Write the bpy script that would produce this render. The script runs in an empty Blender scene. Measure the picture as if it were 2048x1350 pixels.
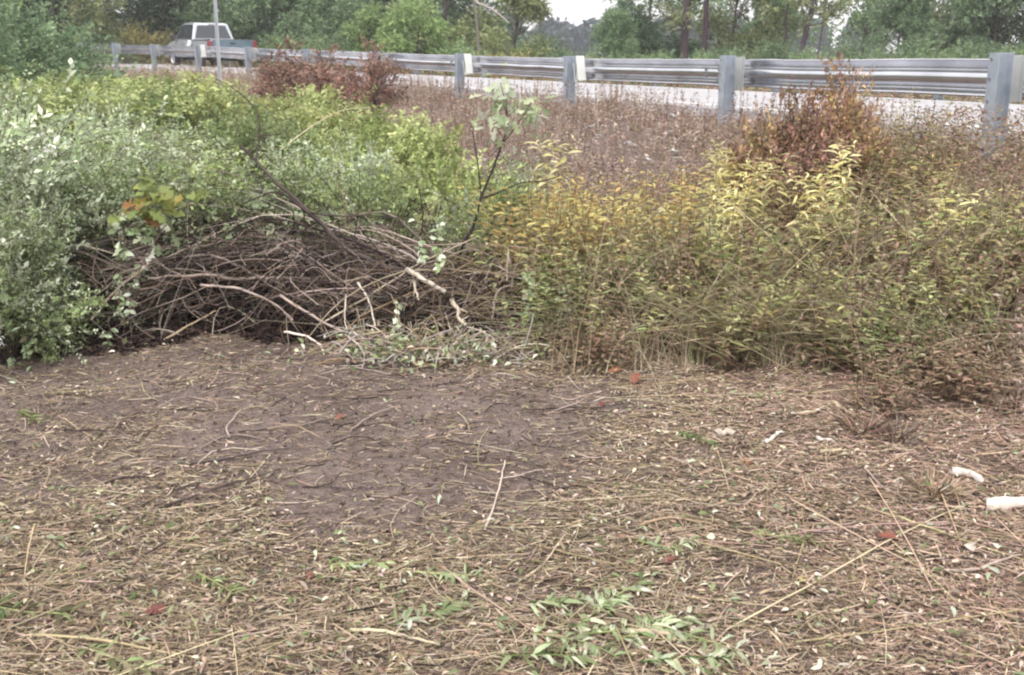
import bpy, math, random
import numpy as np
from mathutils import Vector
PI = math.pi
R = math.radians
random.seed(7)
sc = bpy.context.scene
col = sc.collection

# ------------------------------------------------------------------ camera, sky, sun, exposure
F_PX = 1923.0
PITCH = math.atan(572 / F_PX)
EYE = 1.5
cam_d = bpy.data.cameras.new('camera')
cam = bpy.data.objects.new('camera', cam_d)
col.objects.link(cam)
cam.location = (0, 0, EYE)
cam.rotation_euler = (PI / 2 - PITCH, 0, 0)
cam_d.sensor_width = 36
cam_d.lens = 36 * F_PX / 2048
cam_d.clip_start = 0.05
cam_d.clip_end = 3000
cam_d.dof.use_dof = True
cam_d.dof.focus_distance = 4.2
cam_d.dof.aperture_fstop = 9
sc.camera = cam

SUN_EL, SUN_AZ = R(58), R(-155)      # azimuth from +Y towards +X
world = bpy.data.worlds.new('World')
sc.world = world
world.use_nodes = True
wt = world.node_tree
sky = wt.nodes.new('ShaderNodeTexSky')
sky.sky_type = 'NISHITA'
sky.sun_disc = False
sky.sun_elevation = SUN_EL
sky.sun_rotation = SUN_AZ
sky.air_density = 1.0
sky.dust_density = 6.0
sky.ozone_density = 1.5
hsv = wt.nodes.new('ShaderNodeHueSaturation')
hsv.inputs['Saturation'].default_value = 0.22      # overcast: the cloud layer takes the blue out
mx = wt.nodes.new('ShaderNodeMixRGB')              # cloud veil: evens the sky out
mx.inputs[0].default_value = 0.6
mx.inputs[2].default_value = (10.0, 9.7, 9.9, 1)
bg = wt.nodes['Background']
wt.links.new(sky.outputs[0], hsv.inputs['Color'])
wt.links.new(hsv.outputs[0], mx.inputs[1])
wt.links.new(mx.outputs[0], bg.inputs[0])
bg.inputs[1].default_value = 0.13
sd = bpy.data.lights.new('sun', 'SUN')
sd.energy = 1.5
sd.angle = R(25)
sd.color = (1, 0.95, 0.88)
sun = bpy.data.objects.new('sun', sd)
col.objects.link(sun)
sv = Vector((math.cos(SUN_EL) * math.sin(SUN_AZ), math.cos(SUN_EL) * math.cos(SUN_AZ), math.sin(SUN_EL)))
sun.rotation_euler = sv.to_track_quat('Z', 'Y').to_euler()
sun.location = (0, -5, 20)
sc.view_settings.view_transform = 'Standard'
sc.view_settings.look = 'None'
sc.view_settings.exposure = 0.9
sc.view_settings.gamma = 1
sc.cycles.max_bounces = 6
sc.cycles.diffuse_bounces = 4
sc.cycles.transmission_bounces = 4
sc.cycles.filter_width = 2.2

# ------------------------------------------------------------------ helpers
def lin(h, k=1.0):
    h = h.lstrip('#')
    v = [int(h[i:i + 2], 16) / 255 for i in (0, 2, 4)]
    return np.array([(c / 12.92 if c < .04045 else ((c + .055) / 1.055) ** 2.4) * k for c in v])

def pal(*hs, k=0.62):
    c = np.array([lin(h, k) for h in hs]) * 1.22
    g = c.mean(1, keepdims=True)
    return g + (c - g) * .86

def pick(rng, P, n, jit=.16, w=None):
    c = P[rng.choice(len(P), n, p=w)]
    return np.clip(c * (1 + jit * rng.standard_normal((n, 1))) * (1 + jit * .2 * rng.standard_normal((n, 3))), .004, .95)

def smooth(a, b, x):
    t = np.clip((x - a) / (b - a), 0, 1)
    return t * t * (3 - 2 * t)

_lat = np.random.default_rng(5).random((256, 256))
def vnoise(x, y, f=1.0, o=0.0):
    x = np.asarray(x) * f + 37.3 + o * 13.7
    y = np.asarray(y) * f + 91.1 + o * 7.3
    i, j = np.floor(x).astype(int), np.floor(y).astype(int)
    u, v = x - i, y - j
    u, v = u * u * (3 - 2 * u), v * v * (3 - 2 * v)
    g = lambda a, b: _lat[a % 256, b % 256]
    return (g(i, j) * (1 - u) + g(i + 1, j) * u) * (1 - v) + (g(i, j + 1) * (1 - u) + g(i + 1, j + 1) * u) * v

def norm(v):
    return v / np.maximum(np.linalg.norm(v, axis=-1, keepdims=True), 1e-9)

def mesh_obj(name, V, T, C=None, mat=None, parent=None, smooth_=False, Q=None):
    """V (n,3), T (m,3) triangles, Q (k,4) quads, C (n,3) vertex colours -> one linked mesh object"""
    me = bpy.data.meshes.new(name)
    V = np.asarray(V, dtype=np.float32)
    T = np.zeros((0, 3), int) if T is None else np.asarray(T)
    Q = np.zeros((0, 4), int) if Q is None else np.asarray(Q)
    loops = np.concatenate([T.ravel(), Q.ravel()]).astype(np.int32)
    st = np.concatenate([np.arange(len(T)) * 3, len(T) * 3 + np.arange(len(Q)) * 4]).astype(np.int32)
    tot = np.concatenate([np.full(len(T), 3), np.full(len(Q), 4)]).astype(np.int32)
    me.vertices.add(len(V)); me.vertices.foreach_set('co', V.ravel())
    me.loops.add(len(loops)); me.loops.foreach_set('vertex_index', loops)
    me.polygons.add(len(st)); me.polygons.foreach_set('loop_start', st); me.polygons.foreach_set('loop_total', tot)
    if smooth_:
        me.polygons.foreach_set('use_smooth', np.ones(len(st), bool))
    me.update(calc_edges=True)
    if C is not None:
        a = me.color_attributes.new('Col', 'FLOAT_COLOR', 'POINT')
        c4 = np.ones((len(V), 4), np.float32); c4[:, :3] = C
        a.data.foreach_set('color', c4.ravel())
    if mat: me.materials.append(mat)
    o = bpy.data.objects.new(name, me)
    col.objects.link(o)
    if parent: o.parent = parent
    return o

class Acc:
    """collects vertices, triangles, colours for one mesh"""
    def __init__(s): s.V, s.T, s.C, s.n = [], [], [], 0
    def add(s, V, T, C):
        s.V.append(V); s.T.append(np.asarray(T) + s.n); s.C.append(C); s.n += len(V)
        return s
    def obj(s, name, mat, parent=None, smooth_=False):
        return mesh_obj(name, np.concatenate(s.V), np.concatenate(s.T), np.concatenate(s.C), mat, parent, smooth_)

# leaf templates: (along, across, up) and triangles
LEAF_F = (np.array([(0, 0, 0), (.3, -.5, .10), (.32, 0, 0), (.3, .5, .10), (.68, -.4, .06), (.7, 0, -.04), (.68, .4, .06), (1, 0, -.14)]),
          np.array([(0, 1, 2), (0, 2, 3), (1, 4, 5), (1, 5, 2), (2, 5, 6), (2, 6, 3), (4, 7, 5), (5, 7, 6)]))
LEAF_S = (np.array([(0, 0, 0), (.45, -.5, .08), (.45, .5, .08), (1, 0, -.06)]), np.array([(0, 1, 2), (1, 3, 2)]))
LEAF_L = (np.array([(0, 0, 0), (.22, -.28, .02), (.28, -.12, 0), (.45, -.55, .1), (.55, -.16, 0), (.75, -.38, .05), (1, 0, -.1),
                    (.75, .38, .05), (.55, .16, 0), (.45, .55, .1), (.28, .12, 0), (.22, .28, .02), (.5, 0, -.03)]),
          np.array([(0, 1, 2), (0, 2, 12), (2, 3, 4), (2, 4, 12), (4, 5, 6), (4, 6, 12), (6, 7, 8), (6, 8, 12), (8, 9, 10), (8, 10, 12), (10, 11, 0), (10, 0, 12)]))
LEAF_D = (np.array([(0, -.12, 0), (0, .12, 0), (.35, -.5, .05), (.35, .5, .05), (.7, -.4, -.08), (.7, .4, -.08), (1, 0, -.34)]),
          np.array([(0, 2, 1), (1, 2, 3), (2, 4, 3), (3, 4, 5), (4, 6, 5)]))

def leaves(P, D, N, L, W, C, tpl=LEAF_S, shade=None):
    tv, tf = tpl
    D = norm(D); S = norm(np.cross(D, N)); U = np.cross(S, D)
    L = np.broadcast_to(L, len(P)); W = np.broadcast_to(W, len(P))
    V = (P[:, None] + D[:, None] * (tv[:, 0] * L[:, None])[..., None] + S[:, None] * (tv[:, 1] * W[:, None])[..., None]
         + U[:, None] * (tv[:, 2] * L[:, None])[..., None])
    n, k = len(P), len(tv)
    T = (tf[None] + (np.arange(n) * k)[:, None, None]).reshape(-1, 3)
    return V.reshape(-1, 3), T, np.repeat(C, k, axis=0)

def tubes(P, r, C, sides=3):
    """P (n,m,3) polylines, r (n,m) radii, C (n,3)"""
    n, m, _ = P.shape
    r = np.broadcast_to(r, (n, m))
    Tg = np.empty_like(P)
    Tg[:, 1:-1] = P[:, 2:] - P[:, :-2]; Tg[:, 0] = P[:, 1] - P[:, 0]; Tg[:, -1] = P[:, -1] - P[:, -2]
    Tg = norm(Tg)
    ref = np.where(np.abs(Tg[..., 2:3]) > .9, np.array([1., 0, 0]), np.array([0, 0, 1.]))
    A = norm(np.cross(Tg, ref)); B = np.cross(Tg, A)
    a = np.arange(sides) * 2 * PI / sides
    V = P[:, :, None] + r[:, :, None, None] * (A[:, :, None] * np.cos(a)[None, None, :, None] + B[:, :, None] * np.sin(a)[None, None, :, None])
    i, j = np.meshgrid(np.arange(m - 1), np.arange(sides), indexing='ij')
    a0 = i * sides + j; a1 = i * sides + (j + 1) % sides
    q = np.stack([np.stack([a0, a1, a0 + sides], -1), np.stack([a1, a1 + sides, a0 + sides], -1)], -2).reshape(-1, 3)
    caps = [(0, k, k + 1) for k in range(1, sides - 1)] + [((m - 1) * sides, (m - 1) * sides + k + 1, (m - 1) * sides + k) for k in range(1, sides - 1)]
    q = np.concatenate([q, np.array(caps).reshape(-1, 3)])
    T = (q[None] + (np.arange(n) * m * sides)[:, None, None]).reshape(-1, 3)
    return V.reshape(-1, 3), T, np.repeat(C, m * sides, axis=0)

def resample(pts, m):
    pts = np.asarray(pts, float)
    # Catmull-Rom through the points
    p = np.vstack([2 * pts[0] - pts[1], pts, 2 * pts[-1] - pts[-2]])
    t = np.linspace(0, len(pts) - 1 - 1e-6, m)
    i = t.astype(int); u = (t - i)[:, None]
    a, b, c, d = p[i], p[i + 1], p[i + 2], p[i + 3]
    return .5 * (2 * b + (c - a) * u + (2 * a - 5 * b + 4 * c - d) * u ** 2 + (3 * b - a - 3 * c + d) * u ** 3)

def empty(name, loc=(0, 0, 0), rz=0, label=None, cat=None, group=None):
    o = bpy.data.objects.new(name, None); col.objects.link(o)
    o.empty_display_size = .1
    o.location = loc; o.rotation_euler = (0, 0, rz)
    return tag(o, label, cat, group)

def tag(o, label=None, cat=None, group=None, kind=None):
    if label: o['label'] = label
    if cat: o['category'] = cat
    if group: o['group'] = group
    if kind: o['kind'] = kind
    return o

def dup(root, loc, rz, s=1.0, label=None, group=None):
    r = root.copy(); col.objects.link(r)
    r.location = loc; r.rotation_euler = (random.uniform(-.05, .05), random.uniform(-.05, .05), rz)
    r.scale = (s, s, s) if np.isscalar(s) else s
    if label: r['label'] = label
    if group: r['group'] = group
    for ch in list(root.children):
        c = ch.copy(); col.objects.link(c); c.parent = r
    return r

# ------------------------------------------------------------------ the curve of the road and the lie of the land
KA, KB, SP = .0178, -.0018, 3.8067
SUB = 8
_fwd = [(3.7576, 7.8163, .3428)]
for q in range(20 * SUB):
    x, z, th = _fwd[-1]
    x -= math.sin(th) * SP / SUB; z += math.cos(th) * SP / SUB
    th += max(KA + KB * (q // SUB), .002) * SP / SUB
    _fwd.append((x, z, th))
_bk = [_fwd[0]]
for q in range(12 * SUB):
    x, z, th = _bk[-1]
    _bk.append((x + math.sin(th) * SP / SUB, z - math.cos(th) * SP / SUB, th))
CUR = np.array(_bk[:0:-1] + _fwd)
CK = (np.arange(len(CUR)) - 12 * SUB) / SUB
KK = np.array([-12, 0, 1, 2, 3, 4, 5, 6, 7, 8, 9, 10, 20])
RAILTOP = np.array([1.50, 1.447, 1.413, 1.397, 1.421, 1.474, 1.524, 1.58, 1.655, 1.694, 1.746, 1.784, 2.1])
ROADZ = np.array([.86, .83, .825, .82, .81, .82, .84, .865, .89, .92, .95, .98, 1.25])
railtop = lambda k: np.interp(k, KK, RAILTOP)
roadz = lambda k: np.interp(k, KK, ROADZ)

def curve(k):
    return np.stack([np.interp(k, CK, CUR[:, 0]), np.interp(k, CK, CUR[:, 1]), np.interp(k, CK, CUR[:, 2])], -1)

def kr(x, y):
    """position along the rail (post number) and signed distance from it, positive on the road side"""
    x = np.asarray(x, float).ravel(); y = np.asarray(y, float).ravel()
    k = np.empty(len(x)); r = np.empty(len(x))
    for s in range(0, len(x), 20000):
        e = slice(s, s + 20000)
        d2 = (x[e, None] - CUR[:, 0]) ** 2 + (y[e, None] - CUR[:, 1]) ** 2
        i = d2.argmin(1)
        c = CUR[i]
        dx, dy = x[e] - c[:, 0], y[e] - c[:, 1]
        r[e] = dx * np.cos(c[:, 2]) + dy * np.sin(c[:, 2])
        k[e] = CK[i] + (-dx * np.sin(c[:, 2]) + dy * np.cos(c[:, 2])) / SP
    return k, r

def gz(x, y):
    x = np.asarray(x, float); sh = x.shape
    k, r = kr(x, y)
    rz = roadz(k); e = -r
    z = (rz - .18) * (1 - smooth(.3, 3.5, e))
    z = np.where(r > 0, rz - .18 + .08 * smooth(0, .4, r), z)
    z = np.where(r > .6, rz - .1 - .35 * smooth(.6, .9, r), z)
    far = rz - .26
    z = np.where(r > 7, far - .25 + .15 * smooth(7.1, 7.6, r) - .25 * smooth(7.6, 12, r), z)
    xf, yf = x.ravel(), np.asarray(y, float).ravel()
    z = z + np.where((r < .2) | (r > 8), 1, 0) * ((vnoise(xf, yf, .8) - .5) * .07 + (vnoise(xf, yf, 3.1, 1) - .5) * .026 + (vnoise(xf, yf, 11, 2) - .5) * .014)
    return z.reshape(sh)

cp, sp_ = math.cos(PITCH), math.sin(PITCH)
def ray(px, py):
    a, b = (px - 1024) / F_PX, -(py - 675) / F_PX
    return np.array([a, cp + b * sp_, -sp_ + b * cp])

def at(px, py, Y):
    d = ray(px, py)
    return np.array([0, 0, EYE]) + d * (Y / d[1])

def on_ground(px, py):
    d = ray(px, py)
    t = np.linspace(1.5, 40, 3000)
    X = d[0] * t; Yy = d[1] * t; Z = EYE + d[2] * t
    g = gz(X, Yy)
    i = int(np.argmax(Z < g))
    return np.array([X[i], Yy[i], g[i]])

# ------------------------------------------------------------------ materials
def mat_new(name):
    m = bpy.data.materials.new(name); m.use_nodes = True
    return m, m.node_tree, m.node_tree.nodes['Principled BSDF']

def leaf_mat(name, trans=.3, rough=.5, spec=.4):
    m, nt, b = mat_new(name)
    at_ = nt.nodes.new('ShaderNodeAttribute'); at_.attribute_name = 'Col'
    oi = nt.nodes.new('ShaderNodeObjectInfo')
    mr = nt.nodes.new('ShaderNodeMapRange'); mr.inputs['To Min'].default_value = .82; mr.inputs['To Max'].default_value = 1.18
    nt.links.new(oi.outputs['Random'], mr.inputs['Value'])
    nz = nt.nodes.new('ShaderNodeTexNoise'); nz.inputs['Scale'].default_value = 60
    ge = nt.nodes.new('ShaderNodeNewGeometry'); nt.links.new(ge.outputs['Position'], nz.inputs['Vector'])
    mr2 = nt.nodes.new('ShaderNodeMapRange'); mr2.inputs['To Min'].default_value = .8; mr2.inputs['To Max'].default_value = 1.2
    nt.links.new(nz.outputs['Fac'], mr2.inputs['Value'])
    mu = nt.nodes.new('ShaderNodeMath'); mu.operation = 'MULTIPLY'
    nt.links.new(mr.outputs[0], mu.inputs[0]); nt.links.new(mr2.outputs[0], mu.inputs[1])
    vm = nt.nodes.new('ShaderNodeVectorMath'); vm.operation = 'SCALE'
    nt.links.new(at_.outputs['Color'], vm.inputs[0]); nt.links.new(mu.outputs[0], vm.inputs['Scale'])
    nt.links.new(vm.outputs[0], b.inputs['Base Color'])
    b.inputs['Roughness'].default_value = rough
    b.inputs['Specular IOR Level'].default_value = spec
    if trans > 0:
        tr = nt.nodes.new('ShaderNodeBsdfTranslucent'); nt.links.new(vm.outputs[0], tr.inputs['Color'])
        ms = nt.nodes.new('ShaderNodeMixShader'); ms.inputs[0].default_value = trans
        nt.links.new(b.outputs[0], ms.inputs[1]); nt.links.new(tr.outputs[0], ms.inputs[2])
        nt.links.new(ms.outputs[0], nt.nodes['Material Output'].inputs[0])
    return m

M_LEAF = leaf_mat('leaf', .4, .6, .3)
M_SILV = leaf_mat('silvery_leaf', .38, .55, .35)
M_DRY = leaf_mat('dry_stalk', .12, .8, .2)
M_WOOD = leaf_mat('bark', 0, .85, .2)
_n = M_WOOD.node_tree; _t = _n.nodes.new('ShaderNodeTexNoise'); _t.inputs['Scale'].default_value = 160; _t.inputs['Detail'].default_value = 4
_b = _n.nodes.new('ShaderNodeBump'); _b.inputs['Strength'].default_value = .7; _b.inputs['Distance'].default_value = .004
_n.links.new(_n.nodes['Geometry'].outputs['Position'], _t.inputs['Vector']); _n.links.new(_t.outputs['Fac'], _b.inputs['Height'])
_n.links.new(_b.outputs[0], _n.nodes['Principled BSDF'].inputs['Normal'])

def noise_mat(name, c1, c2, scale, rough=.8, bump=.3, bscale=None, metal=0, coords='Object', detail=8):
    m, nt, b = mat_new(name)
    tc = nt.nodes.new('ShaderNodeTexCoord')
    nz = nt.nodes.new('ShaderNodeTexNoise'); nz.inputs['Scale'].default_value = scale; nz.inputs['Detail'].default_value = detail
    nt.links.new(tc.outputs[coords], nz.inputs['Vector'])
    cr = nt.nodes.new('ShaderNodeValToRGB')
    cr.color_ramp.elements[0].position = .3; cr.color_ramp.elements[1].position = .7
    cr.color_ramp.elements[0].color = (*c1, 1); cr.color_ramp.elements[1].color = (*c2, 1)
    nt.links.new(nz.outputs['Fac'], cr.inputs[0]); nt.links.new(cr.outputs[0], b.inputs['Base Color'])
    b.inputs['Roughness'].default_value = rough; b.inputs['Metallic'].default_value = metal
    if bump:
        n2 = nt.nodes.new('ShaderNodeTexNoise'); n2.inputs['Scale'].default_value = bscale or scale * 6; n2.inputs['Detail'].default_value = 6
        nt.links.new(tc.outputs[coords], n2.inputs['Vector'])
        bp = nt.nodes.new('ShaderNodeBump'); bp.inputs['Strength'].default_value = bump; bp.inputs['Distance'].default_value = .01
        nt.links.new(n2.outputs['Fac'], bp.inputs['Height']); nt.links.new(bp.outputs[0], b.inputs['Normal'])
    return m

# ------------------------------------------------------------------ ground
def soil_mat():
    m, nt, b = mat_new('soil')
    g = nt.nodes.new('ShaderNodeNewGeometry')
    def nz(s, d=8):
        n = nt.nodes.new('ShaderNodeTexNoise'); n.inputs['Scale'].default_value = s; n.inputs['Detail'].default_value = d
        n.inputs['Roughness'].default_value = .65
        nt.links.new(g.outputs['Position'], n.inputs['Vector']); return n
    a = nz(1.7); c = nz(26); v = nt.nodes.new('ShaderNodeTexVoronoi'); v.inputs['Scale'].default_value = 95
    nt.links.new(g.outputs['Position'], v.inputs['Vector'])
    r1 = nt.nodes.new('ShaderNodeValToRGB')
    r1.color_ramp.elements[0].position = .3; r1.color_ramp.elements[1].position = .7
    r1.color_ramp.elements[0].color = (.130, .099, .089, 1); r1.color_ramp.elements[1].color = (.240, .190, .170, 1)
    nt.links.new(a.outputs['Fac'], r1.inputs[0])
    r2 = nt.nodes.new('ShaderNodeValToRGB')
    r2.color_ramp.elements[0].position = .32; r2.color_ramp.elements[1].position = .72
    r2.color_ramp.elements[0].color = (.60, .58, .57, 1); r2.color_ramp.elements[1].color = (1.25, 1.24, 1.22, 1)
    nt.links.new(c.outputs['Fac'], r2.inputs[0])
    mm = nt.nodes.new('ShaderNodeMixRGB'); mm.blend_type = 'MULTIPLY'; mm.inputs[0].default_value = 1
    nt.links.new(r1.outputs[0], mm.inputs[1]); nt.links.new(r2.outputs[0], mm.inputs[2])
    nt.links.new(mm.outputs[0], b.inputs['Base Color'])
    b.inputs['Roughness'].default_value = .95
    b.inputs['Specular IOR Level'].default_value = .15
    ad = nt.nodes.new('ShaderNodeMath'); ad.operation = 'MULTIPLY_ADD'; ad.inputs[1].default_value = .35
    nt.links.new(v.outputs['Distance'], ad.inputs[0]); nt.links.new(c.outputs['Fac'], ad.inputs[2])
    bp = nt.nodes.new('ShaderNodeBump'); bp.inputs['Strength'].default_value = 1; bp.inputs['Distance'].default_value = .035
    nt.links.new(ad.outputs[0], bp.inputs['Height']); nt.links.new(bp.outputs[0], b.inputs['Normal'])
    return m

def grid_axis(lo, hi, c, n, k=6.5):
    t = np.linspace(-1, 1, n)
    s = np.sinh(k * t) / math.sinh(k)
    return np.where(s < 0, c + s * (c - lo), c + s * (hi - c))
gx = grid_axis(-420, 420, 0, 400, 7.0); gy = grid_axis(-300, 520, 4.5, 400, 7.0)
GX, GY = np.meshgrid(gx, gy, indexing='ij')
GV = np.stack([GX, GY, gz(GX, GY)], -1).reshape(-1, 3)
ii, jj = np.meshgrid(np.arange(399), np.arange(399), indexing='ij')
q0 = ii * 400 + jj
GQ = np.stack([q0, q0 + 400, q0 + 401, q0 + 1], -1).reshape(-1, 4)
tag(mesh_obj('ground', GV, None, None, soil_mat(), None, True, GQ), kind='structure')

# ------------------------------------------------------------------ road
def strip(name, r0, r1, lift, mat, k0=-11.5, k1=19.5, n=400, depth=.0, rs=12, ranges=None):
    V, Q = [], []
    for (ka, kb) in (ranges or [(k0, k1)]):
        m = max(3, int((kb - ka) * 13))
        ks = np.linspace(ka, kb, m)
        c = curve(ks)
        rr = np.linspace(r0, r1, rs)
        prof = [(r, -0.02 * r + lift) for r in rr]
        if depth: prof = [(r0 - .03, -0.02 * r0 + lift - depth)] + prof + [(r1 + .03, -0.02 * r1 + lift - depth)]
        prof = np.array(prof)
        X = c[:, None, 0] + np.cos(c[:, None, 2]) * prof[None, :, 0]
        Y = c[:, None, 1] + np.sin(c[:, None, 2]) * prof[None, :, 0]
        Z = roadz(ks)[:, None] + prof[None, :, 1]
        base = sum(len(v) for v in V)
        V.append(np.stack([X, Y, Z], -1).reshape(-1, 3))
        w = len(prof)
        i, j = np.meshgrid(np.arange(m - 1), np.arange(w - 1), indexing='ij')
        a = base + i * w + j
        Q.append(np.stack([a, a + 1, a + w + 1, a + w], -1).reshape(-1, 4))
    return tag(mesh_obj(name, np.concatenate(V), None, None, mat, None, False, np.concatenate(Q)), kind='structure')
M_ROAD = noise_mat('worn_pavement', (.27, .265, .275), (.36, .35, .36), 1.3, .85, .25, 90)
M_LINE = noise_mat('line_paint', (.68, .68, .68), (.84, .84, .84), 9, .6, .1)
strip('road', .5, 7.3, 0, M_ROAD, depth=.3)
strip('road_marking', 1.16, 1.30, .004, M_LINE, rs=2)
strip('road_marking', 6.65, 6.78, .004, M_LINE, rs=2)

# ------------------------------------------------------------------ guardrails
def galv(name, c1, c2, metal=.55, rough=.42, coords='Object'):
    return noise_mat(name, c1, c2, 2.2, rough, .06, 30, metal)
M_BEAM = galv('galvanised_beam', (.44, .45, .48), (.62, .63, .67), .9, .2)
M_POST = noise_mat('galvanised_post', (.20, .235, .28), (.36, .395, .44), 5.5, .5, .08, 40, .3)
M_BLOCK = galv('weathered_blockout', (.27, .29, .30), (.42, .435, .43), .15, .65)
M_BLOCKW = galv('pale_blockout', (.50, .51, .49), (.68, .68, .65), .1, .6)
M_BOLT = noise_mat('bolt_steel', (.18, .18, .19), (.3, .3, .31), 40, .5, 0, None, .7)

def solid(name, prof, length, mat, parent=None, axis_z=True):
    """extrude a closed 2-D profile (x,y) along z from 0 to length"""
    n = len(prof)
    V = [(x, y, 0) for x, y in prof] + [(x, y, length) for x, y in prof]
    me = bpy.data.meshes.new(name)
    F = [tuple(range(n))[::-1], tuple(range(n, 2 * n))] + [(i, (i + 1) % n, n + (i + 1) % n, n + i) for i in range(n)]
    me.from_pydata(V, [], F); me.update()
    me.materials.append(mat)
    o = bpy.data.objects.new(name, me); col.objects.link(o)
    if parent: o.parent = parent
    bv = o.modifiers.new('bevel', 'BEVEL'); bv.width = .0025; bv.segments = 2; bv.limit_method = 'ANGLE'
    return o

# x = away from camera (normal to rail), y = along the rail
T_ = .007
def i_prof(dx, w):
    h = w / 2
    return [(0, -h), (T_, -h), (T_, -T_ / 2), (dx - T_, -T_ / 2), (dx - T_, -h), (dx, -h), (dx, h), (dx - T_, h), (dx - T_, T_ / 2), (T_, T_ / 2), (T_, h), (0, h)]

BPROF = np.array([(.040, .0), (.052, -.002), (.059, -.008), (.057, -.014), (.050, -.019), (.026, -.050), (.006, -.080), (.004, -.088), (.012, -.094), (.072, -.112), (.082, -.120), (.084, -.150),
                  (.082, -.176), (.074, -.192), (.040, -.216), (.008, -.240), (.004, -.248), (.010, -.256), (.050, -.284), (.058, -.296), (.052, -.308)])

def beam(name, ks, off, zfun, parent, flip=1, th=.0035):
    """w-beam swept along the rail; profile depth grows toward the posts"""
    c = curve(ks)
    outer = np.column_stack([BPROF[:, 0] * -flip + off, BPROF[:, 1]])
    inner = np.column_stack([(BPROF[:, 0] - th) * -flip + off, BPROF[:, 1]])
    prof = np.vstack([outer, inner[::-1]])
    n, w = len(ks), len(prof)
    sag = (vnoise(ks * 7.1, ks * 0, 1.0, off) - .5) * .010
    X = c[:, None, 0] + np.cos(c[:, None, 2]) * (prof[None, :, 0] + sag[:, None])
    Y = c[:, None, 1] + np.sin(c[:, None, 2]) * (prof[None, :, 0] + sag[:, None])
    Z = (zfun(ks) + sag)[:, None] + prof[None, :, 1]
    V = np.stack([X, Y, Z], -1).reshape(-1, 3)
    i, j = np.meshgrid(np.arange(n - 1), np.arange(w), indexing='ij')
    j1 = (j + 1) % w
    Q = np.stack([i * w + j, i * w + j1, (i + 1) * w + j1, (i + 1) * w + j], -1).reshape(-1, 4)
    return mesh_obj(name, V, None, None, M_BEAM, parent, True, Q)

def make_guardrail(name, k_lo, k_hi, side, zfun, base_f, label, tilt):
    """side=+1: near rail, posts toward the camera of the beam; -1: far rail"""
    root = empty(name, (0, 0, 0), 0, label, 'guardrail')
    off = 0 if side > 0 else 8.1
    beam('rail_beam', np.linspace(k_lo - .3, k_hi + .3, int((k_hi - k_lo) * 8)), off + (.38 if side > 0 else -.38), zfun, root, side)
    for k in range(k_lo, k_hi + 1, 2):                       # lapped joints with their bolts
        o0 = off + (.38 if side > 0 else -.38)
        sp = beam('splice', np.linspace(k + .10, k + .20, 4), o0 - .006 * side, zfun, root, side)
        if side > 0:
            for kk in (.115, .185):
                for dz in (.10, .20, .125, .18):
                    c_ = curve(k + kk); n_ = np.array([math.cos(c_[2]), math.sin(c_[2]), 0])
                    p_ = np.array([c_[0], c_[1], float(zfun(k + kk)) - dz]) + n_ * (o0 - .088)
                    V, T, C = tubes(np.array([[p_ - n_ * .012, p_ + n_ * .01]]), .014, np.zeros((1, 3)), 6)
                    mesh_obj('bolt', V, T, None, M_BOLT, sp)
    for k in range(k_lo, k_hi + 1):
        x, y, th = curve(float(k))
        zt = float(zfun(k)) + .045 + random.uniform(-.01, .012)
        zb = base_f(k) - .25
        ox = 0 if side > 0 else off - .15
        px, py = x + math.cos(th) * ox + math.sin(th) * .05, y + math.sin(th) * ox - math.cos(th) * .05
        p = solid('post', i_prof(.15, .105), zt - zb, M_POST, root)
        p.location = (px, py, zb)
        p.rotation_euler = (random.uniform(-.01, .01) - .03, random.uniform(-.012, .012) + .01, th)
        bx = x + math.cos(th) * (ox + (.153 if side > 0 else -.145)); by = y + math.sin(th) * (ox + (.153 if side > 0 else -.145))
        b = solid('blockout', i_prof(.142, .10) if k not in tilt else [(0, -.05), (.142, -.05), (.142, .05), (0, .05), (0, .044), (.136, .044), (.136, -.044), (0, -.044)], .36, M_BLOCK, root)
        b.location = (bx, by, float(zfun(k)) - .335)
        b.rotation_euler = (0, 0, th)
        if k in tilt and side > 0:
            b.rotation_euler = (-tilt[k], 0, th); b.location.z += .015
            b.location.x += math.sin(th) * .13; b.location.y -= math.cos(th) * .13
            b.data.materials[0] = M_BLOCKW
        # bolts on the near flange
        if side > 0:
            for dz in (.05, .20, .37):
                P = np.array([[(-.008, .025, zt - zb - dz), (.004, .025, zt - zb - dz)]])
                V, T, C = tubes(P, .011, np.zeros((1, 3)), 6)
                bo = mesh_obj('bolt', V, T, None, M_BOLT, p)
    return root
make_guardrail('guardrail', -3, 12, 1, railtop, lambda k: float(roadz(k)) - .2,
               'long galvanised steel guardrail on the near side of the road', {2: .22, 3: .25, 7: .2})
make_guardrail('guardrail', -2, 13, -1, lambda k: roadz(k) - .16 + .62, lambda k: float(roadz(k)) - .35,
               'galvanised steel guardrail beyond the road, seen under the near rail', {})

# ------------------------------------------------------------------ sign pole
M_POLE = galv('pole_steel', (.36, .38, .42), (.48, .5, .54), .2, .5)
pz = at(437, 150, 22)
gp = float(gz(np.array([pz[0]]), np.array([pz[1]]))[0])
pole = solid('sign_post', [(-.038, -.018), (-.026, -.018), (-.016, .014), (.016, .014), (.026, -.018), (.038, -.018), (.038, -.012), (.030, -.012), (.020, .020), (-.020, .020), (-.030, -.012), (-.038, -.012)], 4.2, M_POLE)
pole.location = (pz[0], pz[1], gp - .3); pole.rotation_euler = (0, R(1.2), R(16))
tag(pole, 'tall thin grey steel sign post standing in front of the pickup truck', 'sign post')

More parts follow.
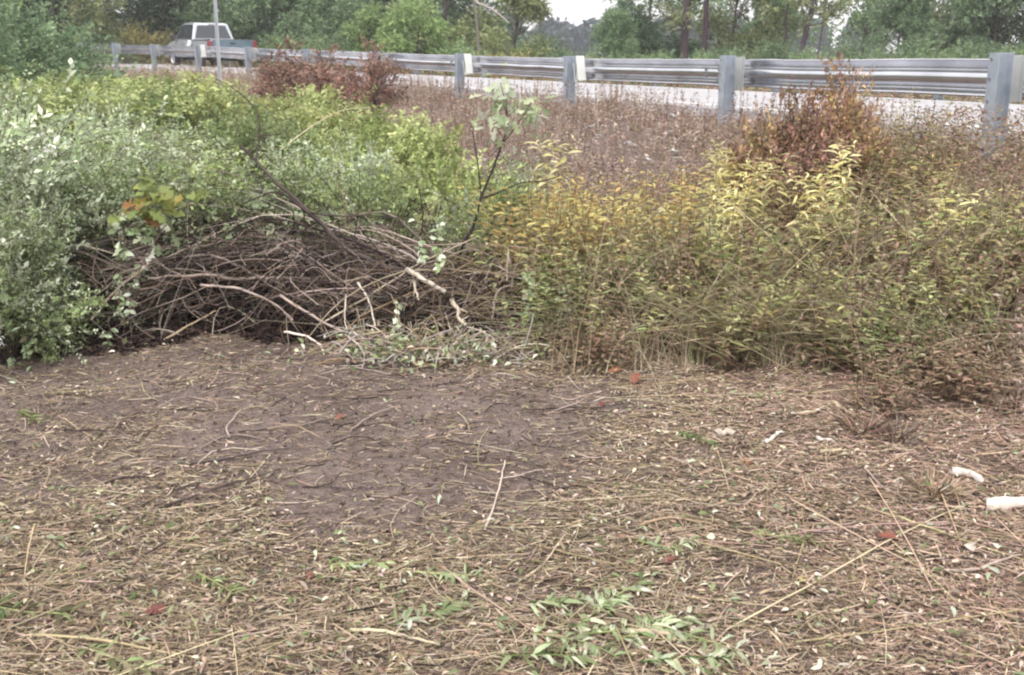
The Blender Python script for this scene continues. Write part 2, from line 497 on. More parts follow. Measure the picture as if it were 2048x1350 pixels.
# ------------------------------------------------------------------ pickup truck (local x forward, y left, z up, origin under the tail)
def paint(name, c, rough=.28, metal=.4, coat=.8):
    m, nt, b = mat_new(name)
    tc = nt.nodes.new('ShaderNodeTexCoord'); nz = nt.nodes.new('ShaderNodeTexNoise'); nz.inputs['Scale'].default_value = 1.5; nz.inputs['Detail'].default_value = 5
    nt.links.new(tc.outputs['Object'], nz.inputs['Vector'])
    mr = nt.nodes.new('ShaderNodeMapRange'); mr.inputs['To Min'].default_value = rough - .06; mr.inputs['To Max'].default_value = rough + .14
    nt.links.new(nz.outputs['Fac'], mr.inputs['Value']); nt.links.new(mr.outputs[0], b.inputs['Roughness'])
    b.inputs['Base Color'].default_value = (*c, 1); b.inputs['Metallic'].default_value = metal
    b.inputs['Coat Weight'].default_value = coat; b.inputs['Coat Roughness'].default_value = .08
    return m
M_PAINT = paint('slate_blue_paint', (.12, .18, .23), .2, .55)
M_GLASS = paint('dark_glass', (.035, .04, .05), .06, 0, .5)
M_WIND = paint('windscreen_glass', (.05, .055, .065), .04, .3, 1)
M_TYRE = noise_mat('tyre_rubber', (.012, .012, .013), (.03, .03, .03), 20, .85, .2)
M_RIM = paint('rim_metal', (.42, .43, .45), .3, .8, 0)
M_DARK = noise_mat('dark_plastic', (.015, .015, .017), (.03, .03, .032), 12, .6, .1)
M_RED = paint('red_lens', (.18, .02, .03), .25, 0, 1)
M_WHITE = paint('white_lens', (.7, .7, .68), .2, 0, 1)
M_CHROME = paint('chrome', (.62, .63, .65), .18, .9, 0)

def loft(name, st, mat, parent, sm=True, bevel=0):
    """st: list of (x, [(y,z)...] half profile bottom centre -> top centre); mirrored and capped"""
    n = len(st[0][1])
    V = []
    for x, pr in st:
        V += [(x, y, z) for y, z in pr] + [(x, -y, z) for y, z in pr[::-1]]
    w = 2 * n
    F = [tuple(range(w)), tuple(range((len(st) - 1) * w, len(st) * w))[::-1]]
    for i in range(len(st) - 1):
        for j in range(w):
            F.append((i * w + j, (i + 1) * w + j, (i + 1) * w + (j + 1) % w, i * w + (j + 1) % w))
    me = bpy.data.meshes.new(name); me.from_pydata(V, [], F); me.validate(); me.update()
    me.materials.append(mat)
    o = bpy.data.objects.new(name, me); col.objects.link(o); o.parent = parent
    if bevel:
        b = o.modifiers.new('bevel', 'BEVEL'); b.width = bevel; b.segments = 3; b.limit_method = 'ANGLE'; b.angle_limit = R(28)
    for p in me.polygons: p.use_smooth = sm
    if sm:
        w_ = o.modifiers.new('wn', 'WEIGHTED_NORMAL')
    return o

def boxm(name, x0, x1, y0, y1, z0, z1, mat, parent, bevel=.01):
    V = [(x, y, z) for x in (x0, x1) for y in (y0, y1) for z in (z0, z1)]
    F = [(0, 1, 3, 2), (4, 6, 7, 5), (0, 4, 5, 1), (2, 3, 7, 6), (0, 2, 6, 4), (1, 5, 7, 3)]
    me = bpy.data.meshes.new(name); me.from_pydata(V, [], F); me.update(); me.materials.append(mat)
    o = bpy.data.objects.new(name, me); col.objects.link(o); o.parent = parent
    if bevel:
        b = o.modifiers.new('bevel', 'BEVEL'); b.width = bevel; b.segments = 3
    return o

def panel(name, quad, mat, parent, th=.012, bevel=.004):
    """a thin panel from its 3-D corner points, thickened along its normal"""
    q = np.array(quad, float); n = norm(np.cross(q[1] - q[0], q[2] - q[0]))
    V = np.vstack([q, q - n * th]); m = len(q)
    F = [tuple(range(m)), tuple(range(m, 2 * m))[::-1]] + [(i, m + i, m + (i + 1) % m, (i + 1) % m) for i in range(m)]
    me = bpy.data.meshes.new(name); me.from_pydata(V.tolist(), [], F); me.update(); me.materials.append(mat)
    o = bpy.data.objects.new(name, me); col.objects.link(o); o.parent = parent
    return o

def make_truck():
    t = empty('pickup_truck', (0, 0, 0), 0, 'slate blue pickup truck with extended cab driving away along the road', 'pickup truck')
    ax = (1.28, 4.72); WR = .385
    xs = sorted(set([0.06, .12, .3, .6, 2.2, 2.9, 3.6, 5.3, 5.5, 5.62, 5.68] + [round(a + d, 3) for a in ax for d in (-.5, -.47, -.4, -.3, -.18, 0, .18, .3, .4, .47, .5)]))
    st = []
    for x in xs:
        sill = .42
        for a in ax:
            if abs(x - a) < .49: sill = max(sill, .38 + math.sqrt(.49 ** 2 - (x - a) ** 2))
        if x < .3: sill = max(sill, .5)
        if x > 5.3: sill = max(sill, .45)
        top = 1.16 if x < 3.9 else 1.16 - .17 * ((x - 3.9) / 1.8) ** 1.6
        if x > 5.6: top -= .1
        wd = .99 - (.05 if x < .1 else 0) - (.10 * ((x - 5.0) / .7) ** 2 if x > 5.0 else 0)
        crown = .05 if x > 3.9 else 0
        pr = [(0, sill), (wd * .93, sill), (wd * .985, sill + .03), (wd, max(sill + .05, .62)), (wd, .84), (wd * .965, .97 - (1.16 - top) * .6), (wd * .91, top - .045), (wd * .87, top), (wd * .45, top + crown * .8), (0, top + crown)]
        st.append((x, pr))
    body = loft('body', [s for s in st if s[0] >= 2.15], M_PAINT, t, True)
    # open cargo bed: side walls, floor, headboard
    for sgn in (1, -1):
        V, F = [], []
        bs = [s for s in st if s[0] <= 2.2]
        for x, pr in bs:
            ring = pr[1:8] + [(.80, pr[7][1]), (.80, .62), (.80, pr[1][1])]
            V += [(x, sgn * y, z) for y, z in ring]
        w = 10
        for i in range(len(bs) - 1):
            for j in range(w):
                F.append((i * w + j, (i + 1) * w + j, (i + 1) * w + (j + 1) % w, i * w + (j + 1) % w))
        F += [tuple(range(w)), tuple(range((len(bs) - 1) * w, len(bs) * w))]
        me = bpy.data.meshes.new('bed_side'); me.from_pydata(V, [], F); me.update(); me.materials.append(M_PAINT)
        import bmesh
        b_ = bmesh.new(); b_.from_mesh(me); bmesh.ops.recalc_face_normals(b_, faces=b_.faces); b_.to_mesh(me); b_.free()
        for p in me.polygons: p.use_smooth = True
        o = bpy.data.objects.new('bed_side', me); col.objects.link(o); o.parent = t
        o.modifiers.new('wn', 'WEIGHTED_NORMAL')
        boxm('bed_rail', .08, 2.2, sgn * .865 - .06, sgn * .865 + .06, 1.158, 1.178, M_DARK, t, .006)
    boxm('bed_floor', .1, 2.16, -.798, .798, .60, .66, M_DARK, t, 0)
    tg = loft('tailgate', [(0.045, [(0, .58), (.80, .58), (.83, .61), (.83, 1.12), (.80, 1.155), (0, 1.16)]), (.10, [(0, .56), (.82, .56), (.84, .60), (.84, 1.13), (.82, 1.16), (0, 1.165)])], M_PAINT, t, False, .012)
    boxm('tailgate_cap', .04, .11, -.83, .83, 1.166, 1.18, M_DARK, t, .005)
    boxm('handle', .02, .05, -.11, .11, .98, 1.05, M_DARK, tg, .01)
    boxm('tailgate_panel', .028, .046, -.62, .62, .68, .93, M_PAINT, tg, .012)
    # greenhouse
    gh = []
    for x, hw, z in ((2.2, .86, 1.14), (2.34, .80, 1.80), (2.55, .77, 1.87), (3.6, .77, 1.88), (3.95, .77, 1.80), (4.55, .86, 1.17)):
        gh.append((x, hw, z))
    prof = [(2.2, 1.14), (2.36, 1.80), (2.5, 1.865), (3.0, 1.885), (3.55, 1.875), (3.82, 1.80), (4.55, 1.15)]
    V, F = [], []
    def half(z): return .885 - (z - 1.14) / .74 * .19
    V = [(x, half(z), z) for x, z in prof] + [(x, -half(z), z) for x, z in prof]
    V += [(x, half(z) * .86, z + .012) for x, z in prof[1:6]] + [(x, -half(z) * .86, z + .012) for x, z in prof[1:6]]
    n = 7
    F = [tuple(range(n))[::-1], tuple(range(n, 2 * n))]
    up = lambda i, s: 2 * n + (i - 1) + (0 if s > 0 else 5)
    for i in range(1, 5):
        F.append((i, i + 1, up(i + 1, 1), up(i, 1)))
        F.append((up(i, 1), up(i + 1, 1), up(i + 1, -1), up(i, -1)))
        F.append((up(i, -1), up(i + 1, -1), n + i + 1, n + i))
    F.append((0, 1, up(1, 1), up(1, -1), n + 1, n)); F.append((5, 6, n + 6, n + 5, up(5, -1), up(5, 1)))
    me = bpy.data.meshes.new('cab_roof'); me.from_pydata(V, [], F); me.update(); me.materials.append(M_PAINT)
    b_ = bmesh.new(); b_.from_mesh(me); bmesh.ops.recalc_face_normals(b_, faces=b_.faces); b_.to_mesh(me); b_.free()
    cab = bpy.data.objects.new('cab', me); col.objects.link(cab); cab.parent = t
    bv = cab.modifiers.new('b', 'BEVEL'); bv.width = .035; bv.segments = 3; bv.limit_method = 'ANGLE'; bv.angle_limit = R(25)
    for p in me.polygons: p.use_smooth = True
    cab.modifiers.new('wn', 'WEIGHTED_NORMAL')
    def sidept(x, z, s, o=.008): return (x, s * (half(z) + o), z)
    for s in (1, -1):
        qs = [[(2.32, 1.20), (2.42, 1.76), (2.95, 1.79), (2.95, 1.20)], [(3.02, 1.20), (3.02, 1.79), (3.55, 1.79), (3.76, 1.74), (4.26, 1.22)]]
        for q in qs:
            pts = [sidept(x, z, s) for x, z in q]
            panel('side_window', pts if s < 0 else pts[::-1], M_GLASS, t)
        boxm('mirror', 4.02, 4.16, s * 1.07 - .11, s * 1.07 + .09, 1.17, 1.36, M_DARK, t, .03)
        boxm('door_handle', 3.1, 3.26, s * .985, s * 1.005, .98, 1.01, M_DARK, t, .008)
        tl = boxm('tail_light', .02, .20, s * .905 - .085, s * .905 + .085, .74, 1.12, M_RED, t, .02)
        boxm('reverse_lamp', .012, .03, s * .905 - .065, s * .905 + .065, .76, .83, M_WHITE, tl, .006)
        boxm('headlight', 5.52, 5.66, s * .74 - .14, s * .74 + .14, .76, .94, M_WHITE, t, .03)
        boxm('wheel_well', ax[0] - .5, ax[0] + .5, s * .72 - .1, s * .72 + .07, .4, .95, M_DARK, t, 0)
        boxm('wheel_well', ax[1] - .47, ax[1] + .47, s * .72 - .1, s * .72 + .07, .4, .9, M_DARK, t, 0)
        for a in ax:
            w = empty('wheel'); w.parent = t; w.location = (a, s * .86, WR)
            bm_ = bmesh.new()
            ring = [(-.11, .27), (-.125, .33), (-.11, .375), (-.06, .385), (.06, .385), (.11, .375), (.125, .33), (.11, .27)]
            V, F = [], []
            N = 36
            for i in range(N):
                c_, s_ = math.cos(2 * PI * i / N), math.sin(2 * PI * i / N)
                V += [(r * c_, y, r * s_) for y, r in ring]
            for i in range(N):
                for j in range(8):
                    F.append((i * 8 + j, ((i + 1) % N) * 8 + j, ((i + 1) % N) * 8 + (j + 1) % 8, i * 8 + (j + 1) % 8))
            me = bpy.data.meshes.new('tyre'); me.from_pydata(V, [], F); me.update(); me.materials.append(M_TYRE)
            for p in me.polygons: p.use_smooth = True
            o = bpy.data.objects.new('tyre', me); col.objects.link(o); o.parent = w
            V, F = [], []
            rr = [(.268, .10), (.255, .06), (.20, .045), (.07, .075), (.05, .095), (0.001, .095)]
            for i in range(30):
                for k_, (r, y) in enumerate(rr):
                    y2 = y - (.05 if (k_ in (2, 3) and i % 5 < 2) else 0)
                    V.append((r * math.cos(2 * PI * i / 30), s * y2, r * math.sin(2 * PI * i / 30)))
            for i in range(30):
                for j in range(5):
                    F.append((i * 6 + j, ((i + 1) % 30) * 6 + j, ((i + 1) % 30) * 6 + j + 1, i * 6 + j + 1))
            me = bpy.data.meshes.new('rim'); me.from_pydata(V, [], F); me.update(); me.materials.append(M_RIM)
            o = bpy.data.objects.new('rim', me); col.objects.link(o); o.parent = w
    # rear and front screens
    rw = lambda x, y, z: (x, y, z)
    panel('rear_window', [(2.215, .76, 1.215), (2.215, -.76, 1.215), (2.338, -.585, 1.765), (2.338, .585, 1.765)], M_GLASS, t)
    panel('windscreen', [(4.478, -.76, 1.22), (4.478, .76, 1.22), (3.857, .66, 1.775), (3.857, -.66, 1.775)], M_WIND, t)
    boxm('rear_bumper', -.12, .06, -.96, .96, .45, .62, M_CHROME, t, .03)
    pl = boxm('licence_plate', -.128, -.118, -.16, .16, .47, .60, M_WHITE, t, .004)
    boxm('front_bumper', 5.6, 5.78, -.92, .92, .42, .60, M_CHROME, t, .04)
    boxm('grille', 5.64, 5.70, -.58, .58, .66, .92, M_DARK, t, .02)
    boxm('underbody', .3, 5.3, -.55, .55, .3, .5, M_DARK, t, .02)
    boxm('centre_brake_light', 2.33, 2.352, -.12, .12, 1.79, 1.815, M_RED, t, .004)
    return t
import bmesh
truck = make_truck()
M_UPPER = paint('pale_sky_sheen_paint', (.50, .53, .56), .2, .55)  # sky reflection on the upper panels, put in as a silver paint colour
for o in list(truck.children):
    nm_ = o.name.split('.')[0]
    if nm_ in ('body', 'bed_side', 'cab'):
        o.data.materials.append(M_UPPER)
        for p in o.data.polygons:
            if p.center.z > .88: p.material_index = 1
tx, ty = -11.70, 42.19
tk, tr = kr([tx], [ty])
tz0 = float(roadz(tk[0]) - .02 * tr[0])
fx, fy = tx - math.sin(R(36)) * 4.7, ty + math.cos(R(36)) * 4.7
fk, fr = kr([fx], [fy])
tz1 = float(roadz(fk[0]) - .02 * fr[0])
truck.location = (tx, ty, tz0 - (tz1 - tz0) * .25)
truck.scale = (1.06, 1.06, 1.0)
truck.location.z -= .03
truck.rotation_euler = (R(0), -math.atan2(tz1 - tz0, 4.7), PI / 2 + R(36))

# ------------------------------------------------------------------ vegetation builders
G_LIME = pal('#adbe70', '#9aac5f', '#88994f', '#b9c47e', '#758a48', '#c6cb8a', k=.68)
G_MID = pal('#93a869', '#80965a', '#a1b377', '#70844c', '#b0be85', k=.68)
G_SILV = pal('#b5c29b', '#a6b78d', '#c9d5b8', '#95a97b', '#dae2cb', '#8a9e68', k=.86)
G_YEL = pal('#c9c480', '#b9b76c', '#d3c97c', '#a9a868', '#cdbd70', '#ddd59c', k=.72)
G_GOLD = pal('#d6b660', '#c8a355', '#dfc873', '#b9aa5e', '#b59a60', k=.66)
G_RUST = pal('#a57b6b', '#92695c', '#b88d78', '#825d53', '#ab9078', k=.64)
G_OLIVE = pal('#9c9a6c', '#88885c', '#aba67a', '#7a7a52', k=.62)
C_STEM = pal('#8a7462', '#76624f', '#9c8672', k=.5)
C_BARK = pal('#75635c', '#5f4f4a', '#8b7a72', k=.5)
C_TAN = pal('#c2ab8d', '#ae9677', '#d2bfa2', '#998263', k=.6)

def spray_leaves(rng, O, T, L, k, ll, lw, P, acc, stem=None, droop=.25, tpl=LEAF_S, twig=.0022, ang=.9, up=.35, w=None, spread=.35, own=False):
    """alternate leaves along drooping twigs; O,T (n,3)"""
    n = len(O)
    T = norm(T); L = np.broadcast_to(L, n)
    side = norm(np.cross(T, np.array([0, 0, 1.]) + .3 * rng.standard_normal((n, 3))))
    t = (np.arange(k) + rng.random((n, k)) * .7 + .2) / k
    base = O[:, None] + T[:, None] * (L[:, None] * t)[..., None]
    base[..., 2] -= droop * L[:, None] * t ** 2
    sg = np.where(np.arange(k) % 2 == 0, 1, -1)[None, :, None]
    D = T[:, None] * math.cos(ang) + side[:, None] * sg * math.sin(ang) + spread * rng.standard_normal((n, k, 3))
    D[..., 2] -= droop * .6
    N = np.array([0, 0, 1.]) * up + .6 * rng.standard_normal((n, k, 3)) * (1 - up * .5)
    c = (P if own else pick(rng, P, n, .12, w))[:, None] * (1 + .18 * rng.standard_normal((n, k, 1)))
    m = n * k
    sz = (.65 + .6 * rng.random(m)) * np.repeat(1 + .15 * rng.standard_normal(n), k)
    acc.add(*leaves(base.reshape(m, 3), D.reshape(m, 3), N.reshape(m, 3), ll * sz, lw * sz, np.clip(c, .004, .95).reshape(m, 3), tpl))
    if stem is not None:
        tt = np.linspace(0, 1, 4)
        Pp = O[:, None] + T[:, None] * (L[:, None] * tt)[..., None]
        Pp[..., 2] -= droop * L[:, None] * tt ** 2
        stem.add(*tubes(Pp, np.linspace(twig, twig * .4, 4)[None], pick(rng, C_STEM, n), 3))

def canes(rng, n, Rr, H, acc, r0=.009, P=C_BARK, m=8, up=1.3):
    a = rng.random(n) * 2 * PI; rad = np.sqrt(rng.random(n)) * Rr
    E = np.stack([np.cos(a) * rad, np.sin(a) * rad, H * (.55 + .4 * rng.random(n)) * (1 - .3 * (rad / Rr) ** 2)], -1)
    B = np.stack([np.cos(a) * rad * .12, np.sin(a) * rad * .12, -.08 + 0 * a], -1)
    M = (B + E) / 2; M[:, 2] = E[:, 2] * .8; M[:, :2] *= .7
    t = np.linspace(0, 1, m)[None, :, None]
    Pp = B[:, None] * (1 - t) ** 2 + 2 * M[:, None] * t * (1 - t) + E[:, None] * t ** 2
    Pp += np.cumsum(rng.standard_normal(Pp.shape) * .012, 1) * Rr
    acc.add(*tubes(Pp, np.linspace(r0, r0 * .3, m)[None] * (.7 + .6 * rng.random((n, 1))), pick(rng, P, n), 4))
    return Pp

def shrub(name, seed, Rr, H, ns, k, ll, lw, P, mat=None, L=.28, droop=.25, zmin=.12, tpl=LEAF_S, up=.35, w=None, thin=0.0):
    """unit shrub at the origin: empty > stems, foliage"""
    rng = np.random.default_rng(seed)
    root = empty(name)
    A, S = Acc(), Acc()
    canes(rng, 16, Rr, H, S)
    nc = 38                                             # leafy boughs; sprays crowd round each, gaps open between
    cu = norm(rng.standard_normal((nc, 3))); cu[:, 2] = np.abs(cu[:, 2]) * 1.1
    az = np.arctan2(cu[:, 1], cu[:, 0])
    lump = .86 + .22 * np.sin(az * 3 + seed) * np.cos(cu[:, 2] * 5 + seed * 2) + .16 * rng.standard_normal(nc)
    cr = (.55 + .45 * rng.random(nc) ** .7) * lump
    ccen = cu * cr[:, None] * np.array([Rr, Rr, H * .80]); ccen[:, 2] += zmin * H
    csz = Rr * (.10 + .12 * rng.random(nc))
    ccol = 1 + .24 * rng.standard_normal((nc, 1)); cleaf = .8 + .45 * rng.random(nc)
    base_pick = pick(rng, P, nc, .05)
    for q in range(3):                                  # three ages of leaf: small tips, ordinary, a few large old ones
        m_ = int(ns * (.34, .5, .16)[q])
        ci = rng.integers(0, nc, m_)
        O = ccen[ci] + rng.standard_normal((m_, 3)) * csz[ci, None] * np.array([1.1, 1.1, .8])
        O[:, 2] = np.maximum(O[:, 2], zmin * H * .5 + .02)
        u = norm(O - ccen[ci]) * .6 + cu[ci]
        T = u * np.array([1, 1, .6]) + np.array([0, 0, .35]) + .35 * rng.standard_normal(O.shape)
        PP = np.clip((pick(rng, P, m_, .08, w) * .55 + base_pick[ci] * .45) * ccol[ci], .01, .9)
        fs = (.75, .95, 1.22)[q]
        spray_leaves(rng, O, T, L * (.6 + .8 * rng.random(m_)), k, ll * fs, lw * fs, PP, A, S, droop, tpl, up=up, own=True)
    # boughs tying the clumps to the root
    tt = np.linspace(0, 1, 7)[None, :, None]
    b0 = np.stack([cu[:, 0] * .06, cu[:, 1] * .06, 0 * az], -1)
    mid_ = ccen * np.array([.45, .45, .85])
    Pb = b0[:, None] * (1 - tt) ** 2 + 2 * mid_[:, None] * tt * (1 - tt) + ccen[:, None] * tt ** 2
    S.add(*tubes(Pb + .008 * rng.standard_normal(Pb.shape), np.linspace(.007, .002, 7)[None], pick(rng, C_BARK, nc), 4))
    A.obj('foliage', mat or M_LEAF, root)
    S.obj('stems', M_WOOD, root)
    return root

def tree(name, seed, H, Rr, ns, P, leaf=.16, zlo=.06, trunk=.16, open_=0.0, nclump=26, k=9, oval=1.0, lean=0.0):
    rng = np.random.default_rng(seed)
    root = empty(name)
    A, S = Acc(), Acc()
    m = 10
    t = np.linspace(0, 1, m)
    tr = np.stack([np.cumsum(rng.standard_normal(m) * .06) + lean * t * H, np.cumsum(rng.standard_normal(m) * .06), t * H * .9 - .3], -1)
    S.add(*tubes(tr[None], (trunk * (1 - t * .82))[None], pick(rng, C_BARK, 1), 9))
    # limbs to clump centres
    hz = zlo + (1 - zlo) * rng.random(nclump) ** .9
    a = rng.random(nclump) * 2 * PI
    prof = np.sin(np.clip(hz, 0.03, .98) ** .75 * PI) ** .55 * oval
    rd = Rr * prof * (.35 + .6 * rng.random(nclump))
    ctr = np.stack([np.cos(a) * rd + lean * hz * H, np.sin(a) * rd, hz * H], -1)
    st = np.stack([np.interp(hz * .72, t, tr[:, i]) for i in range(3)], -1)
    tt = np.linspace(0, 1, 7)[None, :, None]
    mid = (st + ctr) / 2; mid[:, 2] -= .12 * H * .3
    Pl = st[:, None] * (1 - tt) ** 2 + 2 * mid[:, None] * tt * (1 - tt) + ctr[:, None] * tt ** 2
    Pl += rng.standard_normal(Pl.shape) * .05
    S.add(*tubes(Pl, np.linspace(trunk * .32, trunk * .08, 7)[None], pick(rng, C_BARK, nclump), 5))
    # sprays round each clump
    ci = rng.integers(0, nclump, ns)
    cs = Rr * (.26 + .16 * rng.random(nclump))
    off = norm(rng.standard_normal((ns, 3))) * (rng.random((ns, 1)) ** .45)
    O = ctr[ci] + off * cs[ci, None] * np.array([1.15, 1.15, .75])
    O[:, 2] = np.maximum(O[:, 2], .15)
    keep = rng.random(ns) > open_
    O, off = O[keep], off[keep]
    T = off + .5 * rng.standard_normal(O.shape) + np.array([0, 0, .15])
    spray_leaves(rng, O, T, leaf * 3.6, k, leaf, leaf * .62, P, A, None, .2)
    A.obj('crown', M_LEAF, root)
    S.obj('trunk', M_WOOD, root)
    return root

# ------------------------------------------------------------------ background trees
T_DARK = pal('#4a6248', '#5a7250', '#3f553f', '#6c8559', k=1.05)
T_GREY = pal('#6f8763', '#627c56', '#84996f', '#566e49', k=1.05)
T_OLIV = pal('#7b8453', '#6b7747', '#909668', '#5c683e', k=1.05)
T_BRIT = pal('#8fa865', '#7c985a', '#a2b874', '#6c874c', k=0.80)
T_YELO = pal('#a8a35c', '#969552', '#b9b06a', '#8a7d48', k=0.80)
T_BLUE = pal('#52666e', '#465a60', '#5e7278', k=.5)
protos = {}
def get(kind, **kw):
    if kind not in protos: protos[kind] = kw['make']()
    return protos[kind]
used = set()
def put_tree(kind, px, Y, s, rz, label, name, group='trees and bushes beyond the road', sink=.1, make=None, cat=None):
    p = get(kind, make=make)
    X = (px - 1024) / 2000 * Y
    z = float(gz(np.array([X]), np.array([Y]))[0]) - sink
    if kind not in used:
        used.add(kind)
        o = p; o.location = (X, Y, z); o.rotation_euler = (0, 0, rz); o.scale = (s, s, s) if np.isscalar(s) else s
        o['label'] = label
    else:
        o = dup(p, (X, Y, z), rz, s, label)
    o.name = name
    o['group'] = group; o['category'] = cat or ('tree' if 'tree' in name else 'bush')
    for c in o.children: c.name = c.name.split('.')[0]
    return o

mk = dict(
    dark=lambda: tree('broad_tree', 11, 9, 3.6, 5200, T_DARK, .17, .03, .17),
    dark2=lambda: tree('broad_tree', 12, 9, 3.4, 5000, np.vstack([T_DARK, T_GREY]), .16, .02, .15),
    grey=lambda: tree('broad_tree', 13, 7, 2.6, 4200, T_GREY, .14, .02, .11),
    oliv=lambda: tree('broad_tree', 14, 8, 3.0, 4600, T_OLIV, .15, .02, .14),
    brit=lambda: tree('young_tree', 15, 4.6, 2.1, 3600, T_BRIT, .13, .02, .07, nclump=20),
    loose=lambda: tree('loose_tree', 16, 9.5, 3.0, 1900, T_GREY, .16, .22, .16, nclump=34),
    bare=lambda: tree('tall_tree', 17, 12, 2.6, 1500, T_OLIV, .16, .34, .24, nclump=22),
    yelb=lambda: shrub('roadside_bush', 18, 1.5, 1.7, 900, 9, .10, .055, T_YELO, L=.4),
    grnb=lambda: shrub('roadside_bush', 19, 1.5, 1.7, 1000, 9, .10, .055, np.vstack([T_BRIT, T_GREY]), L=.4),
    drkb=lambda: shrub('roadside_bush', 20, 1.7, 2.0, 1300, 9, .09, .05, np.vstack([T_DARK, T_GREY]), L=.4),
)
BT = [
 # kind, px, Y, scale, label, name
 ('dark', 30, 50, 1.1, 'dark green tree in the top left corner behind the leaning bush', 'broad_tree'),
 ('oliv', 130, 47, 1.0, 'olive tree left of the guardrail end, in front of darker trees', 'broad_tree'),
 ('dark2', 190, 56, 1.15, 'dark tree behind the far left end of the guardrail', 'broad_tree'),
 ('dark', 290, 62, 1.2, 'very dark tree behind the yellow bush left of the truck', 'broad_tree'),
 ('dark2', 395, 60, 1.1, 'dark green tree directly behind the cab of the truck', 'broad_tree'),
 ('grey', 500, 56, 1.0, 'grey green tree behind the truck tailgate', 'broad_tree'),
 ('grey', 585, 52, .85, 'pale grey green tree right of the truck above the rust coloured shrub', 'broad_tree'),
 ('dark', 560, 68, 1.2, 'dark tall tree behind the pale trees right of the truck', 'broad_tree'),
 ('grey', 665, 50, .8, 'blue grey small tree left of the bright green young tree', 'young_tree'),
 ('dark2', 700, 64, 1.15, 'dark tree behind the bright green young tree', 'broad_tree'),
 ('brit', 745, 41, .62, 'bright green young tree, left of the pair beyond the rail', 'young_tree'),
 ('brit', 830, 40, .68, 'bright green young tree, right and taller of the pair beyond the rail', 'young_tree'),
 ('oliv', 900, 52, .95, 'olive tree with a bare pale limb across it, left of the sky gap', 'broad_tree'),
 ('dark', 860, 66, 1.2, 'tall dark tree behind the olive tree left of the sky gap', 'broad_tree'),
 ('dark2', 962, 58, .9, 'dark tree whose crown reaches the left edge of the sky gap', 'broad_tree'),
 ('oliv', 1035, 47, .55, 'low olive tree sloping down into the sky gap', 'broad_tree'),
 ('dark', 1300, 50, .66, 'round dark green tree on the right edge of the sky gap', 'broad_tree'),
 ('grey', 1230, 42, .40, 'pale low green tree at the foot of the round dark tree', 'young_tree'),
 ('oliv', 1475, 48, .78, 'olive green tree between the dark trunks and the leaning trunk', 'broad_tree'),
 ('grey', 1540, 52, .62, 'dull green low tree behind the leaning trunk', 'young_tree'),
 ('loose', 1505, 58, 1.0, 'thin crowned tree against the sky left of the leaning trunk', 'loose_tree'),
 ('loose', 1725, 54, 1.0, 'thin leaved tree with sky showing through, right of the leaning trunk', 'loose_tree'),
 ('loose', 1805, 60, 1.05, 'loose leaved tree with twin stems against the white sky', 'loose_tree'),
 ('grey', 1800, 46, .60, 'low spreading grey green tree below the loose leaved tree', 'young_tree'),
 ('oliv', 1900, 50, .9, 'dense olive tree near the right edge behind the last rail post', 'broad_tree'),
 ('grey', 1990, 47, .9, 'grey green tree at the right edge of the picture', 'broad_tree'),
 ('loose', 2040, 56, 1.1, 'loose tree with sky specks in the top right corner', 'loose_tree'),
 ('dark2', 2140, 48, 1.1, 'dark tree just past the right edge', 'broad_tree'),
 ('dark', -90, 46, 1.1, 'dark tree just past the left edge', 'broad_tree'),
]
for i, (kd, px, Y, s, lb, nm) in enumerate(BT):
    put_tree(kd, px, Y, s, i * 2.1, lb, nm, make=mk[kd])
BB = [
 ('yelb', 285, 50, 1.25, 'yellow olive bush beyond the rail, left of the truck'), ('drkb', 180, 46, .9, 'dark bush behind the far left rail posts'),
 ('grnb', 560, 46, .95, 'green bush behind the rail right of the truck'), ('grnb', 640, 44, .9, 'green bush behind the rail above the rust coloured shrub'),
 ('drkb', 690, 42, .8, 'dark low bush left of the bright young trees'), ('grnb', 915, 40, .9, 'green bush right of the bright young trees'),
 ('yelb', 985, 37, .62, 'bright yellow green bush just above the rail, left of the tilted blockouts'), ('yelb', 1050, 38, .66, 'yellow green bush above the rail between the tilted blockouts'),
 ('drkb', 1120, 44, .62, 'dull bush at the foot of the sky gap'), ('grnb', 1180, 41, .62, 'green bush low at the right side of the sky gap'), ('drkb', 1085, 50, 1.0, 'dark bush left of the sky gap'),
 ('grnb', 1265, 38, .62, 'light green bush below the round dark tree'), ('grnb', 1320, 40, .7, 'green bush left of the two dark trunks'), ('yelb', 1345, 36, .42, 'yellowish bush touching the rail top below the dark trunks'),
 ('grnb', 1405, 40, .72, 'green bush right of the two dark trunks'), ('drkb', 1450, 38, .72, 'dull green bush behind the second rail post'), ('yelb', 1530, 37, .5, 'yellow tipped bush below the leaning trunk'),
 ('drkb', 1560, 40, .85, 'dull bush left of the leaning trunk'), ('grnb', 1620, 38, .75, 'yellow green bush at the foot of the leaning trunk'), ('yelb', 1655, 36, .5, 'yellow flowering bush right of the leaning trunk'),
 ('drkb', 1700, 40, .8, 'dark green bush under the thin leaved tree'), ('grnb', 1760, 38, .8, 'pale green bush above the long rail section'), ('drkb', 1830, 39, .85, 'dull green bush right of the twin stems'),
 ('grnb', 1890, 37, .75, 'green bush left of the nearest rail post'), ('drkb', 1950, 38, .85, 'dark bush behind the nearest rail post'), ('grnb', 2020, 37, .8, 'green bush at the right edge above the rail'),
 ('drkb', 2080, 38, .9, 'dark bush just beyond the right edge'),
]
for i, (kd, px, Y, s, lb) in enumerate(BB):
    put_tree(kd, px, Y, s, i * 1.7, lb, 'roadside_bush', make=mk[kd])

